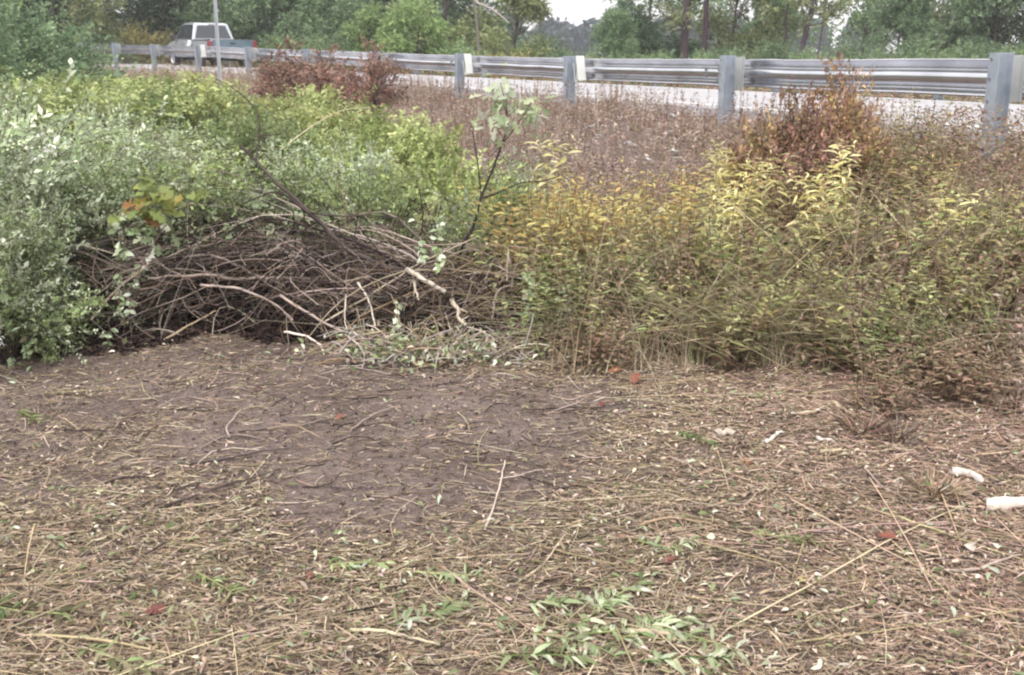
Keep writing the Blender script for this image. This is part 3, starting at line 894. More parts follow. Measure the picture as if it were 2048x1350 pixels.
# single trunks standing against the sky, each with sparse crown
def slim_tree(px0, px1, Y, r, seed, label, fork=False, pale=False):
    rng = np.random.default_rng(seed)
    root = empty('slim_tree', (0, 0, 0), 0, label, 'tree', 'slim trunks against the sky')
    X0 = (px0 - 1024) / 2000 * Y; X1 = (px1 - 1024) / 2000 * Y
    g = float(gz(np.array([X0]), np.array([Y]))[0])
    root.location = (X0, Y, g)
    dx = (X1 - X0) / 3.2
    t = np.linspace(0, 1, 14); H = 9.
    P = np.stack([dx * t * H * .9 + np.cumsum(rng.standard_normal(14) * .035), np.cumsum(rng.standard_normal(14) * .03), t * H - .2], -1)
    S, A = Acc(), Acc()
    cc = pick(rng, pal('#6b5a66', '#5d4c52', k=.5) if not pale else pal('#8b8078', k=.6), 1)
    S.add(*tubes(P[None], (r * (1 - .6 * t))[None], cc, 8))
    nb = 22
    h = .25 + .7 * rng.random(nb); a = rng.random(nb) * 2 * PI; l = .5 + 1.3 * rng.random(nb)
    st = np.stack([np.interp(h, t, P[:, i]) for i in range(3)], -1)
    en = st + np.stack([np.cos(a) * l, np.sin(a) * l, l * (.2 + .5 * rng.random(nb))], -1)
    tt = np.linspace(0, 1, 6)[None, :, None]
    B = st[:, None] * (1 - tt) + en[:, None] * tt; B[..., 2] -= (.25 * np.sin(tt * PI))[..., 0]; B += rng.standard_normal(B.shape) * .03
    S.add(*tubes(B, np.linspace(r * .28, r * .06, 6)[None], np.repeat(cc, nb, 0), 4))
    n = 420
    bi = rng.integers(0, nb, n); ti = .35 + .65 * rng.random(n)
    O = st[bi] * (1 - ti[:, None]) + en[bi] * ti[:, None] + rng.standard_normal((n, 3)) * .16
    spray_leaves(rng, O, rng.standard_normal((n, 3)), .4, 7, .13, .08, T_OLIV, A, None, .3)
    A.obj('crown', M_LEAF, root); S.obj('trunk', M_WOOD, root)
slim_tree(1366, 1368, 44, .20, 31, 'thick dark trunk, left of the two right of the round dark tree')
slim_tree(1402, 1406, 46, .15, 32, 'dark trunk, right of the two right of the round dark tree')
slim_tree(1567, 1567, 45, .06, 33, 'thin straight stem just left of the leaning trunk')
slim_tree(1588, 1612, 43, .13, 34, 'purplish trunk leaning to the right against the sky')
slim_tree(1632, 1636, 44, .05, 35, 'thin upright stem right of the leaning trunk')
slim_tree(1796, 1794, 50, .08, 36, 'slim dark stem, left one of a pair in the loose trees')
slim_tree(1812, 1816, 51, .09, 37, 'slim dark stem, right one of a pair in the loose trees')
# dead pale limb across the olive tree: a dead tree of its own
def dead_snag():
    root = empty('dead_tree', (0, 0, 0), 0, 'dead tree with one pale bare limb reaching right above the guardrail', 'tree')
    Y = 44
    p = lambda x, y, Yy=Y: at(x, y, Yy)
    S = Acc()
    g = float(gz(np.array([p(958, 60)[0]]), np.array([Y]))[0])
    tr = resample([(p(958, 60)[0], Y, g - .2), p(956, 70), p(950, 20), p(940, -60), p(930, -160)], 12)
    S.add(*tubes(tr[None], np.linspace(.07, .04, 12)[None], pal('#8d867c', k=.55)[:1], 7)); 
    o = S.obj('trunk', M_WOOD, root)
    L_ = Acc()
    l1 = resample([p(946, -8), p(955, 6), p(975, 14), p(1000, 30), p(1018, 46)], 12)
    l2 = resample([p(955, 6), p(946, -14), p(950, -30)], 12)
    L_.add(*tubes(np.stack([l1, l2]), np.linspace(.075, .03, 12)[None], pal('#a39a92', '#a39a92', k=.8), 6))
    L_.obj('limb', M_WOOD, root)
dead_snag()
# far-off wood seen in the gap
rng = np.random.default_rng(77)
A = Acc()
n = 26
for i in range(n):
    X = -60 + 130 * i / n + rng.normal() * 2; Yd = 190 + rng.normal() * 8
    h = 6.0 + 2.2 * rng.random(); 
    m = 900
    u = norm(rng.standard_normal((m, 3))); u[:, 2] = np.abs(u[:, 2])
    O = np.array([X, Yd, 0]) + u * np.array([4.4, 4.4, h]) * (.75 + .3 * rng.random((m, 1)))
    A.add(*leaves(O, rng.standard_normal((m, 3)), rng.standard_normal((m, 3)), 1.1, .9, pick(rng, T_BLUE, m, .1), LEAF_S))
    # solid inner mass of the far crowns
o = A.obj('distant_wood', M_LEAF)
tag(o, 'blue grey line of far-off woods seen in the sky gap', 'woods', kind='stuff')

# ------------------------------------------------------------------ shrubs between the clearing and the road
def ztop(v, Y): return EYE - (v - 103) / 2080 * Y
SK = dict(
    silv=(lambda: shrub('leafy_shrub', 41, .62, 1.1, 1500, 12, .042, .019, G_SILV, M_SILV, L=.22, droop=.2), 1.1),
    silv2=(lambda: shrub('leafy_shrub', 42, .60, 1.1, 1500, 12, .038, .018, np.vstack([G_SILV, G_MID]), M_SILV, L=.22, droop=.3), 1.1),
    mid=(lambda: shrub('leafy_shrub', 43, .62, 1.1, 1300, 11, .045, .024, G_MID, L=.24), 1.1),
    lime=(lambda: shrub('leafy_shrub', 44, .66, 1.0, 1300, 11, .050, .026, G_LIME, L=.26), 1.0),
    lime2=(lambda: shrub('leafy_shrub', 45, .66, 1.0, 1200, 11, .055, .028, np.vstack([G_LIME, G_LIME, G_MID[:3], G_YEL[:3]]), L=.26), 1.0),
    arch=(lambda: shrub('leafy_shrub', 46, .62, 1.05, 800, 12, .042, .021, np.vstack([G_SILV, G_MID, G_LIME[:3]]), M_SILV, L=.3, droop=.5, zmin=.42), 1.15),
    rust=(lambda: shrub('rusty_shrub', 47, .55, .9, 650, 9, .055, .026, G_RUST, M_DRY, L=.24), .9),
    rgold=(lambda: shrub('rusty_shrub', 48, .50, .95, 950, 9, .065, .032, np.vstack([G_RUST, G_RUST[:3], G_OLIVE, G_GOLD[:2]]), M_DRY, L=.26), .95),
)
SP_ = {}
def put_shrub(kind, px, Y, v, label, rz, group, wide=1.0, sink=.05, nm=None):
    mkf, H = SK[kind]
    X = (px - 1024) / 2000 * Y
    g = float(gz(np.array([X]), np.array([Y]))[0]) - sink
    h = ztop(v, Y) - g
    s = h / (H * 1.02)
    sc_ = (s * wide, s * wide, s)
    if kind not in SP_:
        o = SP_[kind] = mkf()
        o.location = (X, Y, g); o.rotation_euler = (0, 0, rz); o.scale = sc_; o['label'] = label
    else:
        o = dup(SP_[kind], (X, Y, g), rz, sc_, label)
    o['group'] = group; o['category'] = 'shrub'
    if nm: o.name = nm
    return o
rows = [
 # kind, px, Y, v_top, wide
 ('silv', -110, 5.3, 205, .85, 'tall silver green shrub cut off by the left edge'),
 ('silv2', -25, 5.6, 212, .72, 'tall silvery shrub standing left of the brush heap, nearest the left edge'),
 ('silv', 55, 6.1, 262, .6, 'silvery shrub leaning over the left end of the brush heap'),
 ('silv2', -95, 4.75, 400, .72, 'front silvery shrub at the left edge of the clearing'),
 ('silv', 5, 5.15, 395, .5, 'lower silvery shrub beside the dark hollow of the brush heap'),
 ('arch', -80, 4.6, 560, .6, 'low green shrub in the left corner of the clearing'),
 ('arch', 5, 4.9, 560, .5, 'knee high green shrub at the foot of the silvery shrubs'),
 # hanging over the heap
 ('arch', 195, 5.8, 350, .8, 'low arching shrub hanging over the left end of the dark hollow'),
 ('arch', 320, 5.9, 350, .95, 'arching shrub over the left part of the brush heap'),
 ('arch', 440, 5.85, 365, .95, 'arching shrub hanging over the top of the brush heap'),
 ('mid', 560, 6.45, 330, 1.0, 'mid green shrub behind the middle of the brush heap'),
 ('arch', 630, 5.85, 378, .85, 'arching shrub over the heap behind the tall bare branch'),
 ('silv', 700, 6.6, 312, .9, 'silvery shrub behind the heap where the dark branch leans'),
 ('mid', 790, 6.0, 372, .75, 'green shrub over the heap right of the tall bare branch'),
 ('lime', 860, 6.5, 330, .9, 'yellow green shrub left of the bare upright sapling'),
 ('mid', 940, 6.3, 370, .8, 'green shrub at the foot of the bare upright sapling'),
 ('silv2', 1035, 6.8, 340, .7, 'pale green shrub right of the bare upright sapling'),
 ('arch', 930, 5.7, 450, .7, 'low arching shrub at the right end of the brush heap'),
 # second row
 ('silv', 160, 7.4, 245, 1.1, 'silvery shrub in the second row above the dark hollow'),
 ('silv2', 285, 7.7, 262, 1.05, 'silver green shrub in the second row, middle left'),
 ('mid', 400, 7.9, 232, 1.1, 'green shrub in the second row, left of the dark branch tips'),
 ('lime2', 510, 8.1, 268, 1.0, 'yellowish green shrub in the second row around the dark branch tips'),
 ('mid', 610, 7.7, 244, 1.0, 'fresh green shrub in the second row right of the dark branch tips'),
 ('lime', 715, 8.1, 262, 1.0, 'lime green shrub in the second row, centre of the picture'),
 ('silv2', 770, 7.5, 300, .8, 'silver leaved shrub low in the second row near the centre'),
 ('lime2', 850, 8.1, 285, .9, 'yellow green shrub in the second row left of the sapling crown'),
 # third row
 ('mid', 60, 9.4, 190, 1.3, 'green shrub in the third row at the left'),
 ('lime', 190, 9.8, 184, 1.15, 'lime green shrub in the third row, left'),
 ('mid', 300, 10.2, 190, 1.2, 'green shrub in the third row, second from the left'),
 ('lime2', 400, 10.0, 196, 1.05, 'yellow tinged shrub in the third row'),
 ('lime', 520, 10.4, 218, 1.1, 'lime green shrub in the third row, below the truck'),
 ('lime2', 640, 10.8, 208, 1.15, 'yellow green shrub in the third row below the rust coloured shrubs'),
 ('lime', 745, 10.4, 228, 1.0, 'lime green shrub at the right end of the third row'),
 ('lime2', 830, 9.8, 262, .8, 'small yellowing shrub where the third row meets the dry bank'),
 # fourth row
 ('lime', 80, 12.6, 165, 1.5, 'lime green shrub in the fourth row at the left'),
 ('mid', 170, 13.2, 172, 1.3, 'green shrub in the fourth row, second from the left'),
 ('lime', 265, 13.5, 165, 1.45, 'lime green shrub in the fourth row'),
 ('mid', 360, 13.5, 176, 1.3, 'fresh green shrub in the fourth row'),
 ('lime2', 450, 13.2, 190, 1.1, 'yellow green shrub in the fourth row below the sign post'),
 ('lime2', 600, 14, 192, 1.2, 'yellow green shrub in the fourth row in front of the rusty shrubs'),
 # last row below the rail
 ('lime', 110, 17.5, 154, 1.7, 'lime green shrub below the far left rail posts'),
 ('lime', 195, 18, 158, 1.6, 'light green shrub below the far left rail, second from the end'),
 ('lime', 280, 18.5, 155, 1.7, 'lime green shrub below the rail left of the truck'),
 ('lime2', 365, 18.5, 163, 1.4, 'yellow green shrub below the rail in front of the truck front wheel'),
 ('mid', 40, 16, 140, 2.0, 'dull green shrub below the rail end at the left edge'),
]
for i, (kd, px, Y, v, wd, lb) in enumerate(rows):
    put_shrub(kd, px, Y, v, lb, i * 1.37, 'shrubs growing between the clearing and the road', wd)
# dark leaning bushes in the upper left corner, this side of the rail
for px, Y, s, lb, kd in ((-40, 20, 1.35, 'large dark green bush at the left edge in front of the rail', 'drkb'), (60, 21.5, 1.15, 'dark bush hiding the far end of the rail', 'drkb'),
                         (-10, 17, 1.1, 'dark green bush low at the left edge above the lime shrubs', 'drkb'), (105, 23.5, .72, 'small dark bush touching the far end of the rail', 'drkb'), (-60, 26, 1.6, 'tall dull green bush behind the dark ones in the left corner', 'grnb')):
    put_tree(kd, px, Y, s, px * .3, lb, 'roadside_bush', make=mk[kd], group='dark bushes at the rail end')
rl = [('rust', 590, 20, 118, 1.1, 'rust brown shrub left of the pair in front of the rail'), ('rust', 655, 19, 126, 1.2, 'rust brown shrub at the rail, between two others'),
      ('rust', 735, 17.8, 117, .9, 'rust brown shrub right of the pair in front of the rail'), ('rust', 560, 22, 125, .9, 'thin rust brown shrub just right of the truck'),
      ('rgold', 1700, 7.3, 168, .52, 'tall rusty shrub with brown and olive leaves in front of the rail'), ('rgold', 1625, 7.0, 222, .55, 'brown leaved shrub left of the tall rusty shrub'),
      ('rgold', 1540, 7.0, 240, .6, 'low brown and olive shrub below the second rail post'), ('rgold', 1750, 6.8, 235, .5, 'brown leaved shrub right of the tall rusty shrub'),
      ('rust', 1665, 6.5, 275, .7, 'reddish brown shrub at the foot of the tall rusty shrub')]
for i, (kd, px, Y, v, wd, lb) in enumerate(rl):
    put_shrub(kd, px, Y, v, lb, i * 2.2, 'rust coloured shrubs near the guardrail', wd, nm='rusty_shrub')

# ------------------------------------------------------------------ leafy weeds (stalk plants)
def weed(name, seed, nst, H, ll, lw, Ptop, Plow, R0=.15, nleaf=26, curl=.5, lean=.22, tpl=LEAF_F, tlow=.15, tip=0.0, mat=None):
    rng = np.random.default_rng(seed)
    root = empty(name)
    S, A = Acc(), Acc()
    m = 8
    t = np.linspace(0, 1, m)
    a = rng.random(nst) * 2 * PI; hh = H * (.6 + .45 * rng.random(nst)); rb = R0 * np.sqrt(rng.random(nst))
    ln = lean * (.3 + rng.random(nst)) * hh
    B = np.stack([np.cos(a) * rb, np.sin(a) * rb, -.05 + 0 * a], -1)
    dirn = np.stack([np.cos(a), np.sin(a), 0 * a], -1) + .6 * rng.standard_normal((nst, 3)) * np.array([1, 1, 0])
    P = B[:, None] + dirn[:, None] * (ln[:, None] * t ** 1.6)[..., None]
    P[..., 2] += hh[:, None] * (t - .18 * lean * t ** 2)
    if tip: # arching tips
        P += dirn[:, None] * (hh[:, None] * tip * np.clip(t - .7, 0, 1) ** 1.5)[..., None]
        P[..., 2] -= hh[:, None] * tip * 1.2 * np.clip(t - .78, 0, 1) ** 1.4
    S.add(*tubes(P, np.linspace(.0032, .0012, m)[None], pick(rng, np.vstack([C_TAN * .7, C_STEM, Plow * .8]), nst), 4))
    tl = tlow + (1 - tlow) * (np.arange(nleaf) + rng.random((nst, nleaf))) / nleaf
    idx = tl * (m - 1); i0 = np.clip(idx.astype(int), 0, m - 2); f = (idx - i0)[..., None]
    si = np.arange(nst)[:, None]
    O = P[si, i0] * (1 - f) + P[si, i0 + 1] * f
    ph = np.arange(nleaf) * 2.4 + rng.random((nst, 1)) * 6 + rng.standard_normal((nst, nleaf)) * .3
    rise = .55 - curl * (1.3 - tl) + .3 * rng.standard_normal((nst, nleaf))
    D = np.stack([np.cos(ph), np.sin(ph), rise], -1)
    N = np.array([0, 0, 1.]) + .35 * rng.standard_normal(D.shape)
    wtop = np.clip((tl - .25) / .55 + .25 * rng.standard_normal(tl.shape), 0, 1)[..., None]
    c = pick(rng, Ptop, nst * nleaf, .12).reshape(nst, nleaf, 3) * wtop + pick(rng, Plow, nst * nleaf, .15).reshape(nst, nleaf, 3) * (1 - wtop)
    size = (np.sin(np.clip(tl * .85 + .12, 0, 1) * PI) * .6 + .5) * (.7 + .5 * rng.random(tl.shape))
    n = nst * nleaf
    A.add(*leaves(O.reshape(n, 3), D.reshape(n, 3), N.reshape(n, 3), ll * size.ravel(), lw * size.ravel(), np.clip(c, .004, .9).reshape(n, 3), tpl))
    A.obj('foliage', mat or M_LEAF, root); S.obj('stems', M_DRY, root)
    return root
G_WARM = pal('#a98a70', '#987a64', '#b89b80', '#8c6e58', '#a3936f', k=.66)
WK = dict(
    gold=lambda s: weed('leafy_weed', 60 + s, 6, 1.0, .082, .025, np.vstack([G_GOLD, G_YEL]), np.vstack([G_OLIVE, G_WARM, G_WARM])),
    yel=lambda s: weed('leafy_weed', 63 + s, 6, 1.0, .076, .024, np.vstack([G_YEL, G_LIME]), np.vstack([G_OLIVE, G_WARM])),
    oli=lambda s: weed('leafy_weed', 66 + s, 6, 1.0, .074, .022, np.vstack([G_OLIVE, G_OLIVE, G_YEL[:3]]), np.vstack([G_WARM, G_RUST, G_OLIVE])),
    brn=lambda s: weed('leafy_weed', 69 + s, 7, 1.0, .058, .019, np.vstack([G_RUST, G_WARM, G_OLIVE, C_TAN * .9]), G_WARM, mat=M_DRY),
    grn=lambda s: weed('leafy_weed', 72 + s, 7, 1.0, .060, .018, np.vstack([G_MID, G_LIME]), G_OLIVE),
    drp=lambda s: weed('drooping_weed', 75 + s, 4, 1.0, .115, .021, G_YEL[[2, 5, 5, 0]] * 1.25, np.vstack([G_YEL, G_OLIVE]), .03, 26, .75, .16, LEAF_D, .35, .5),
)
WP = {}
WL = dict(gold=('golden yellow leafy weed', 'golden leafy weeds'), yel=('yellow green leafy weed', 'yellow green leafy weeds'),
          oli=('olive brown leafy weed', 'olive leafy weeds'), brn=('withered brown weed', 'withered brown weeds'), grn=('fresh green leafy weed', 'fresh green weeds'))
def put_weed(kind, X, Y, h, rz, label=None):
    g = float(gz(np.array([X]), np.array([Y]))[0])
    v = (kind, random.randrange(3) if kind != 'drp' else 0)
    sc_ = (.55 + .5 * h, .55 + .5 * h, h)
    if v not in WP:
        o = WP[v] = WK[kind](v[1]); o.location = (X, Y, g); o.rotation_euler = (0, 0, rz); o.scale = sc_
    else:
        o = dup(WP[v], (X, Y, g), rz, sc_)
    o['category'] = 'weed'
    if label: o['label'] = label
    else:
        a_, grp = WL[kind]
        px = 1024 + 2000 * X / Y
        zone_ = ('right of the brush heap', 'between heap and second post', 'below the second post', 'below the rusty shrub', 'left of the nearest post', 'at the right edge')[int(np.digitize(px, (1190, 1380, 1560, 1760, 1940)))]
        row_ = ('front row', 'middle row', 'back row')[int(np.digitize(Y, (5.0, 6.0)))]
        siz_ = ('low', 'middling', 'tall')[int(np.digitize(h, (.38, .68)))]
        o['label'] = siz_ + ' ' + a_ + ' in the ' + row_ + ' ' + zone_; o['group'] = grp
    return o
rg = random.Random(4)
def wfield(kind, n, px0, px1, Y0, Y1, v0, v1):
    """scatter weeds; their tops end near the image heights v0 (at px0) .. v1 (at px1), so heights follow the photo's outline"""
    for i in range(n):
        Y = Y0 + (Y1 - Y0) * rg.random(); u = rg.random(); px = px0 + (px1 - px0) * u
        X = (px - 1024) / 2000 * Y
        if Y > 5.9 and 1940 < px < 2040: continue          # the nearest rail post stands clear
        g = float(gz(np.array([X]), np.array([Y]))[0])
        top = ztop(v0 + (v1 - v0) * u + rg.uniform(-12, 30), Y)
        if 1925 < px < 2045: top = min(top, ztop(345, Y))
        h = top - g
        if h < .16: h = .16 + .1 * rg.random()
        put_weed(kind, X, Y, min(h, 1.25), rg.random() * 6.3)
wfield('gold', 34, 1040, 1330, 5.2, 6.6, 345, 350)
wfield('yel', 22, 1040, 1400, 4.9, 5.8, 420, 390)
wfield('grn', 20, 1080, 1450, 4.7, 5.5, 500, 470)
wfield('oli', 26, 1250, 2048, 4.8, 5.8, 400, 350)
wfield('gold', 14, 1350, 1950, 5.4, 6.8, 290, 290)
wfield('yel', 24, 1350, 2080, 4.7, 6.4, 350, 330)
wfield('brn', 12, 1380, 2090, 4.6, 6.2, 400, 330)
wfield('oli', 26, 1450, 2120, 5.6, 6.6, 310, 335)
wfield('brn', 18, 1200, 2120, 4.7, 6.4, 480, 400)
wfield('brn', 26, 1150, 2120, 6.0, 7.4, 350, 315)
wfield('yel', 16, 1250, 2080, 4.45, 4.9, 520, 470)
wfield('oli', 22, 1350, 2100, 4.35, 4.9, 560, 480)
wfield('brn', 26, 1150, 2100, 4.35, 5.0, 620, 520)
wfield('grn', 5, 1800, 2060, 4.1, 4.5, 640, 600)
wfield('brn', 16, 1780, 2130, 3.85, 4.4, 700, 620)
wfield('brn', 4, 1780, 1920, 6.6, 7.2, 165, 160)
wfield('oli', 2, 1800, 1930, 6.6, 7.2, 150, 160)
wfield('brn', 5, 1560, 1660, 6.4, 7.2, 190, 190)
wfield('oli', 4, 1760, 1930, 6.3, 7.0, 215, 200)
for px, Y, v, lb in ((1445, 5.9, 240, 'tall drooping yellow leaved weed, leftmost below the second rail post'), (1500, 5.7, 285, 'drooping yellow weed between the second post and the rusty shrubs'),
                     (1480, 5.3, 330, 'shorter drooping yellow weed below the second rail post'), (1710, 5.9, 245, 'tall weed with drooping yellow leaves in front of the tall rusty shrub'),
                     (1650, 5.6, 300, 'pale yellow drooping weed at the foot of the rusty shrubs'), (1950, 4.9, 350, 'drooping cream leaved weed left of the nearest rail post'),
                     (1110, 6.3, 225, 'slender yellow green weed standing tall right of the sapling crown'), (1545, 5.8, 262, 'drooping yellow weed left of the low rusty shrub')):
    X = (px - 1024) / 2000 * Y
    g = float(gz(np.array([X]), np.array([Y]))[0])
    put_weed('drp', X, Y, ztop(v, Y) - g, px * .7, lb)['category'] = 'weed'

# ------------------------------------------------------------------ dry growth on the bank (uncountable)
rng = np.random.default_rng(101)
SCRAP_PX = [(1262, 297), (1350, 313), (1300, 330), (1355, 327), (1342, 238), (1238, 244), (1862, 307), (1580, 250), (1198, 280)]
SCRAP_P = np.array([on_ground(*q_) for q_ in SCRAP_PX])
def clear(x, y):
    """False close round and just in front of the pale scraps on the bank"""
    k_ = np.ones(len(x), bool)
    for p in SCRAP_P:
        u_ = p[:2] / np.linalg.norm(p[:2])
        dx_, dy_ = x - p[0], y - p[1]
        al = dx_ * u_[0] + dy_ * u_[1]; ac = -dx_ * u_[1] + dy_ * u_[0]
        k_ &= ~((al > -.75) & (al < .12) & (np.abs(ac) < .10))
    u_ = np.array([.43, .90]); dx_, dy_ = x - 3.72, y - 7.80           # the foot of the nearest post shows too
    al = dx_ * u_[0] + dy_ * u_[1]; ac = -dx_ * u_[1] + dy_ * u_[0]
    k_ &= ~((al > -1.6) & (al < .1) & (np.abs(ac) < .14))
    return k_
def scatter_kr(n, k0, k1, r0, r1):
    k = k0 + (k1 - k0) * rng.random(n); r = r0 + (r1 - r0) * rng.random(n)
    c = curve(k)
    x = c[:, 0] + np.cos(c[:, 2]) * r; y = c[:, 1] + np.sin(c[:, 2]) * r
    q_ = clear(x, y)
    return x[q_], y[q_]
def dry_stalks(n, x, y, h0, h1, nb, bl, bw, P, acc, lean=.25, rad=.0016, lowbits=.25, up=.5):
    z = gz(x, y)
    h = h0 + (h1 - h0) * rng.random(n) ** 1.3
    a = rng.random(n) * 2 * PI; l = lean * rng.random(n) * h
    t = np.linspace(0, 1, 4)
    B = np.stack([x, y, z - .02], -1)
    Pp = B[:, None] + np.stack([np.cos(a) * l, np.sin(a) * l, 0 * a], -1)[:, None] * (t ** 1.6)[None, :, None]
    Pp[..., 2] += h[:, None] * t
    cc = pick(rng, P, n, .14)
    acc.add(*tubes(Pp, np.linspace(rad, rad * .5, 4)[None], cc, 3))
    tb = lowbits + (1 - lowbits) * rng.random((n, nb))
    O = B[:, None] + np.stack([np.cos(a) * l, np.sin(a) * l, 0 * a], -1)[:, None] * (tb ** 1.6)[..., None]
    O[..., 2] += h[:, None] * tb
    D = rng.standard_normal((n, nb, 3)); D[..., 2] = np.abs(D[..., 2]) * up
    m = n * nb
    c2 = np.clip(cc[:, None] * (1 + .22 * rng.standard_normal((n, nb, 1))), .01, .9).reshape(m, 3)
    s = .5 + rng.random(m)
    acc.add(*leaves(O.reshape(m, 3), D.reshape(m, 3), rng.standard_normal((m, 3)), bl * s, bw * s, c2, LEAF_S))
P_PINK = pal('#baa296', '#a88c80', '#c8b2a4', '#98796c', '#d6c3b4', '#b09c88', k=.80)
A = Acc()
def clumpy(n, *a):
    x, y = scatter_kr(int(n * 2.2), *a); kp = (vnoise(x, y, 1.6, 21) * .6 + vnoise(x, y, 4.5, 22) * .4) > .38 + .3 * rng.random(len(x))
    return x[kp][:n], y[kp][:n]
x, y = clumpy(6500, -1.5, 3.6, -3.2, .35); dry_stalks(len(x), x, y, .10, .42, 10, .032, .011, P_PINK, A)
x, y = clumpy(2600, -1.5, 3.6, -3.2, .3); dry_stalks(len(x), x, y, .15, .50, 9, .035, .009, np.vstack([C_TAN, C_TAN, P_PINK[4:5]]), A, .5)
x, y = scatter_kr(5000, -1.5, 3.2, -3.2, .35); dry_stalks(len(x), x, y, .05, .18, 7, .030, .010, np.vstack([P_PINK, G_RUST]), A)
x, y = scatter_kr(6000, 3.2, 10, -3.6, .4); dry_stalks(len(x), x, y, .12, .42, 8, .045, .016, np.vstack([P_PINK, C_TAN]), A)
x, y = scatter_kr(5000, -1.5, 3.2, -3.0, -.1); dry_stalks(len(x), x, y, .05, .20, 7, .028, .010, np.vstack([P_PINK, G_RUST, G_OLIVE]), A, .5)
tag(A.obj('dry_bank_growth', M_DRY), 'fine dry pinkish brown weeds covering the bank below the rail', 'dry weeds', kind='stuff')
# seed spikes standing along the rail foot
A = Acc()
x, y = scatter_kr(420, -.8, 4.5, -.9, .45)
dry_stalks(len(x), x, y, .25, .55, 26, .022, .009, np.vstack([G_RUST, P_PINK[:3] * .7]), A, .12, .0022, .5, 1.2)
tag(A.obj('seed_spikes', M_DRY), 'upright brown seed spikes standing along the foot of the rail', 'dry weeds', kind='stuff')
# pale dry grass near the truck
A = Acc()
x, y = scatter_kr(1500, 4.6, 7.4, -3.6, -.4); dry_stalks(len(x), x, y, .35, .75, 10, .05, .012, C_TAN * .9, A, .25)
tag(A.obj('pale_dry_grass', M_DRY), 'pale greyish dry grass below the rail in front of the truck', 'dry grass', kind='stuff')
# far verge growth
A = Acc()
x, y = scatter_kr(5000, -1, 12, 7.9, 13); dry_stalks(len(x), x, y, .15, .5, 7, .09, .03, np.vstack([G_RUST, G_OLIVE, G_OLIVE]), A)
tag(A.obj('far_verge_growth', M_DRY), 'brown and olive weeds on the verge beyond the road', 'dry weeds', kind='stuff')

# low leafy cover under the tall plants
def cover(name, label, n, X0, X1, Y0, Y1, hmax, ll, lw, P, mask, mat=M_LEAF, tpl=LEAF_S):
    x = X0 + (X1 - X0) * rng.random(n); y = Y0 + (Y1 - Y0) * rng.random(n)
    kp = mask(x, y) > rng.random(n); x, y = x[kp], y[kp]; n = len(x)
    z = gz(x, y) + hmax * rng.random(n) ** 1.5 * (.4 + .8 * vnoise(x, y, 2.3, 9))
    O = np.stack([x, y, z], -1)
    D = rng.standard_normal((n, 3)) * np.array([1, 1, .5]); N = np.array([0, 0, 1.]) + .5 * rng.standard_normal((n, 3))
    s = .6 + .7 * rng.random(n)
    A = Acc(); A.add(*leaves(O, D, N, ll * s, lw * s, pick(rng, P, n, .2), tpl))
    return tag(A.obj(name, mat), label, 'undergrowth', kind='stuff')
# front edge of the right hand weeds in plan: Y of the edge as a function of X
EDGE_X = np.array([-6, -2.6, -2.2, -1.7, -.4, .1, .5, .9, 1.3, 1.8, 2.3, 6])
EDGE_Y = np.array([3.9, 4.1, 4.5, 5.0, 4.95, 4.75, 4.75, 4.6, 4.35, 4.15, 4.0, 3.9])
edge = lambda x: np.interp(x, EDGE_X, EDGE_Y)
cover('undergrowth', 'tangled brown and olive leaves under the tall weeds on the right', 80000, .0, 5, 4, 8.5, .48, .036, .014,
      np.vstack([G_RUST, G_OLIVE, G_WARM, G_WARM, C_TAN * .8]), lambda x, y: smooth(-.1, .35, y - edge(x)) * smooth(-.1, .5, x))
cover('green_undergrowth', 'low green leaves filling the ground under the left shrubs', 60000, -7, .4, 4, 11, .35, .045, .022,
      np.vstack([G_MID, G_SILV, G_OLIVE]), lambda x, y: smooth(-.05, .3, y - edge(x)) * (1 - .93 * ((x > -2.3) & (x < -.1) & (y < 6.1))))

# ------------------------------------------------------------------ brush heap
rng = np.random.default_rng(202)
C_PALE = pal('#e0d3c2', '#d3c4b2', '#ece2d4', k=.72)
C_GREYB = pal('#a8958a', '#95847b', '#b9a89d', k=.68)
C_DARKB = pal('#544745', '#46393a', '#665854', k=.5)

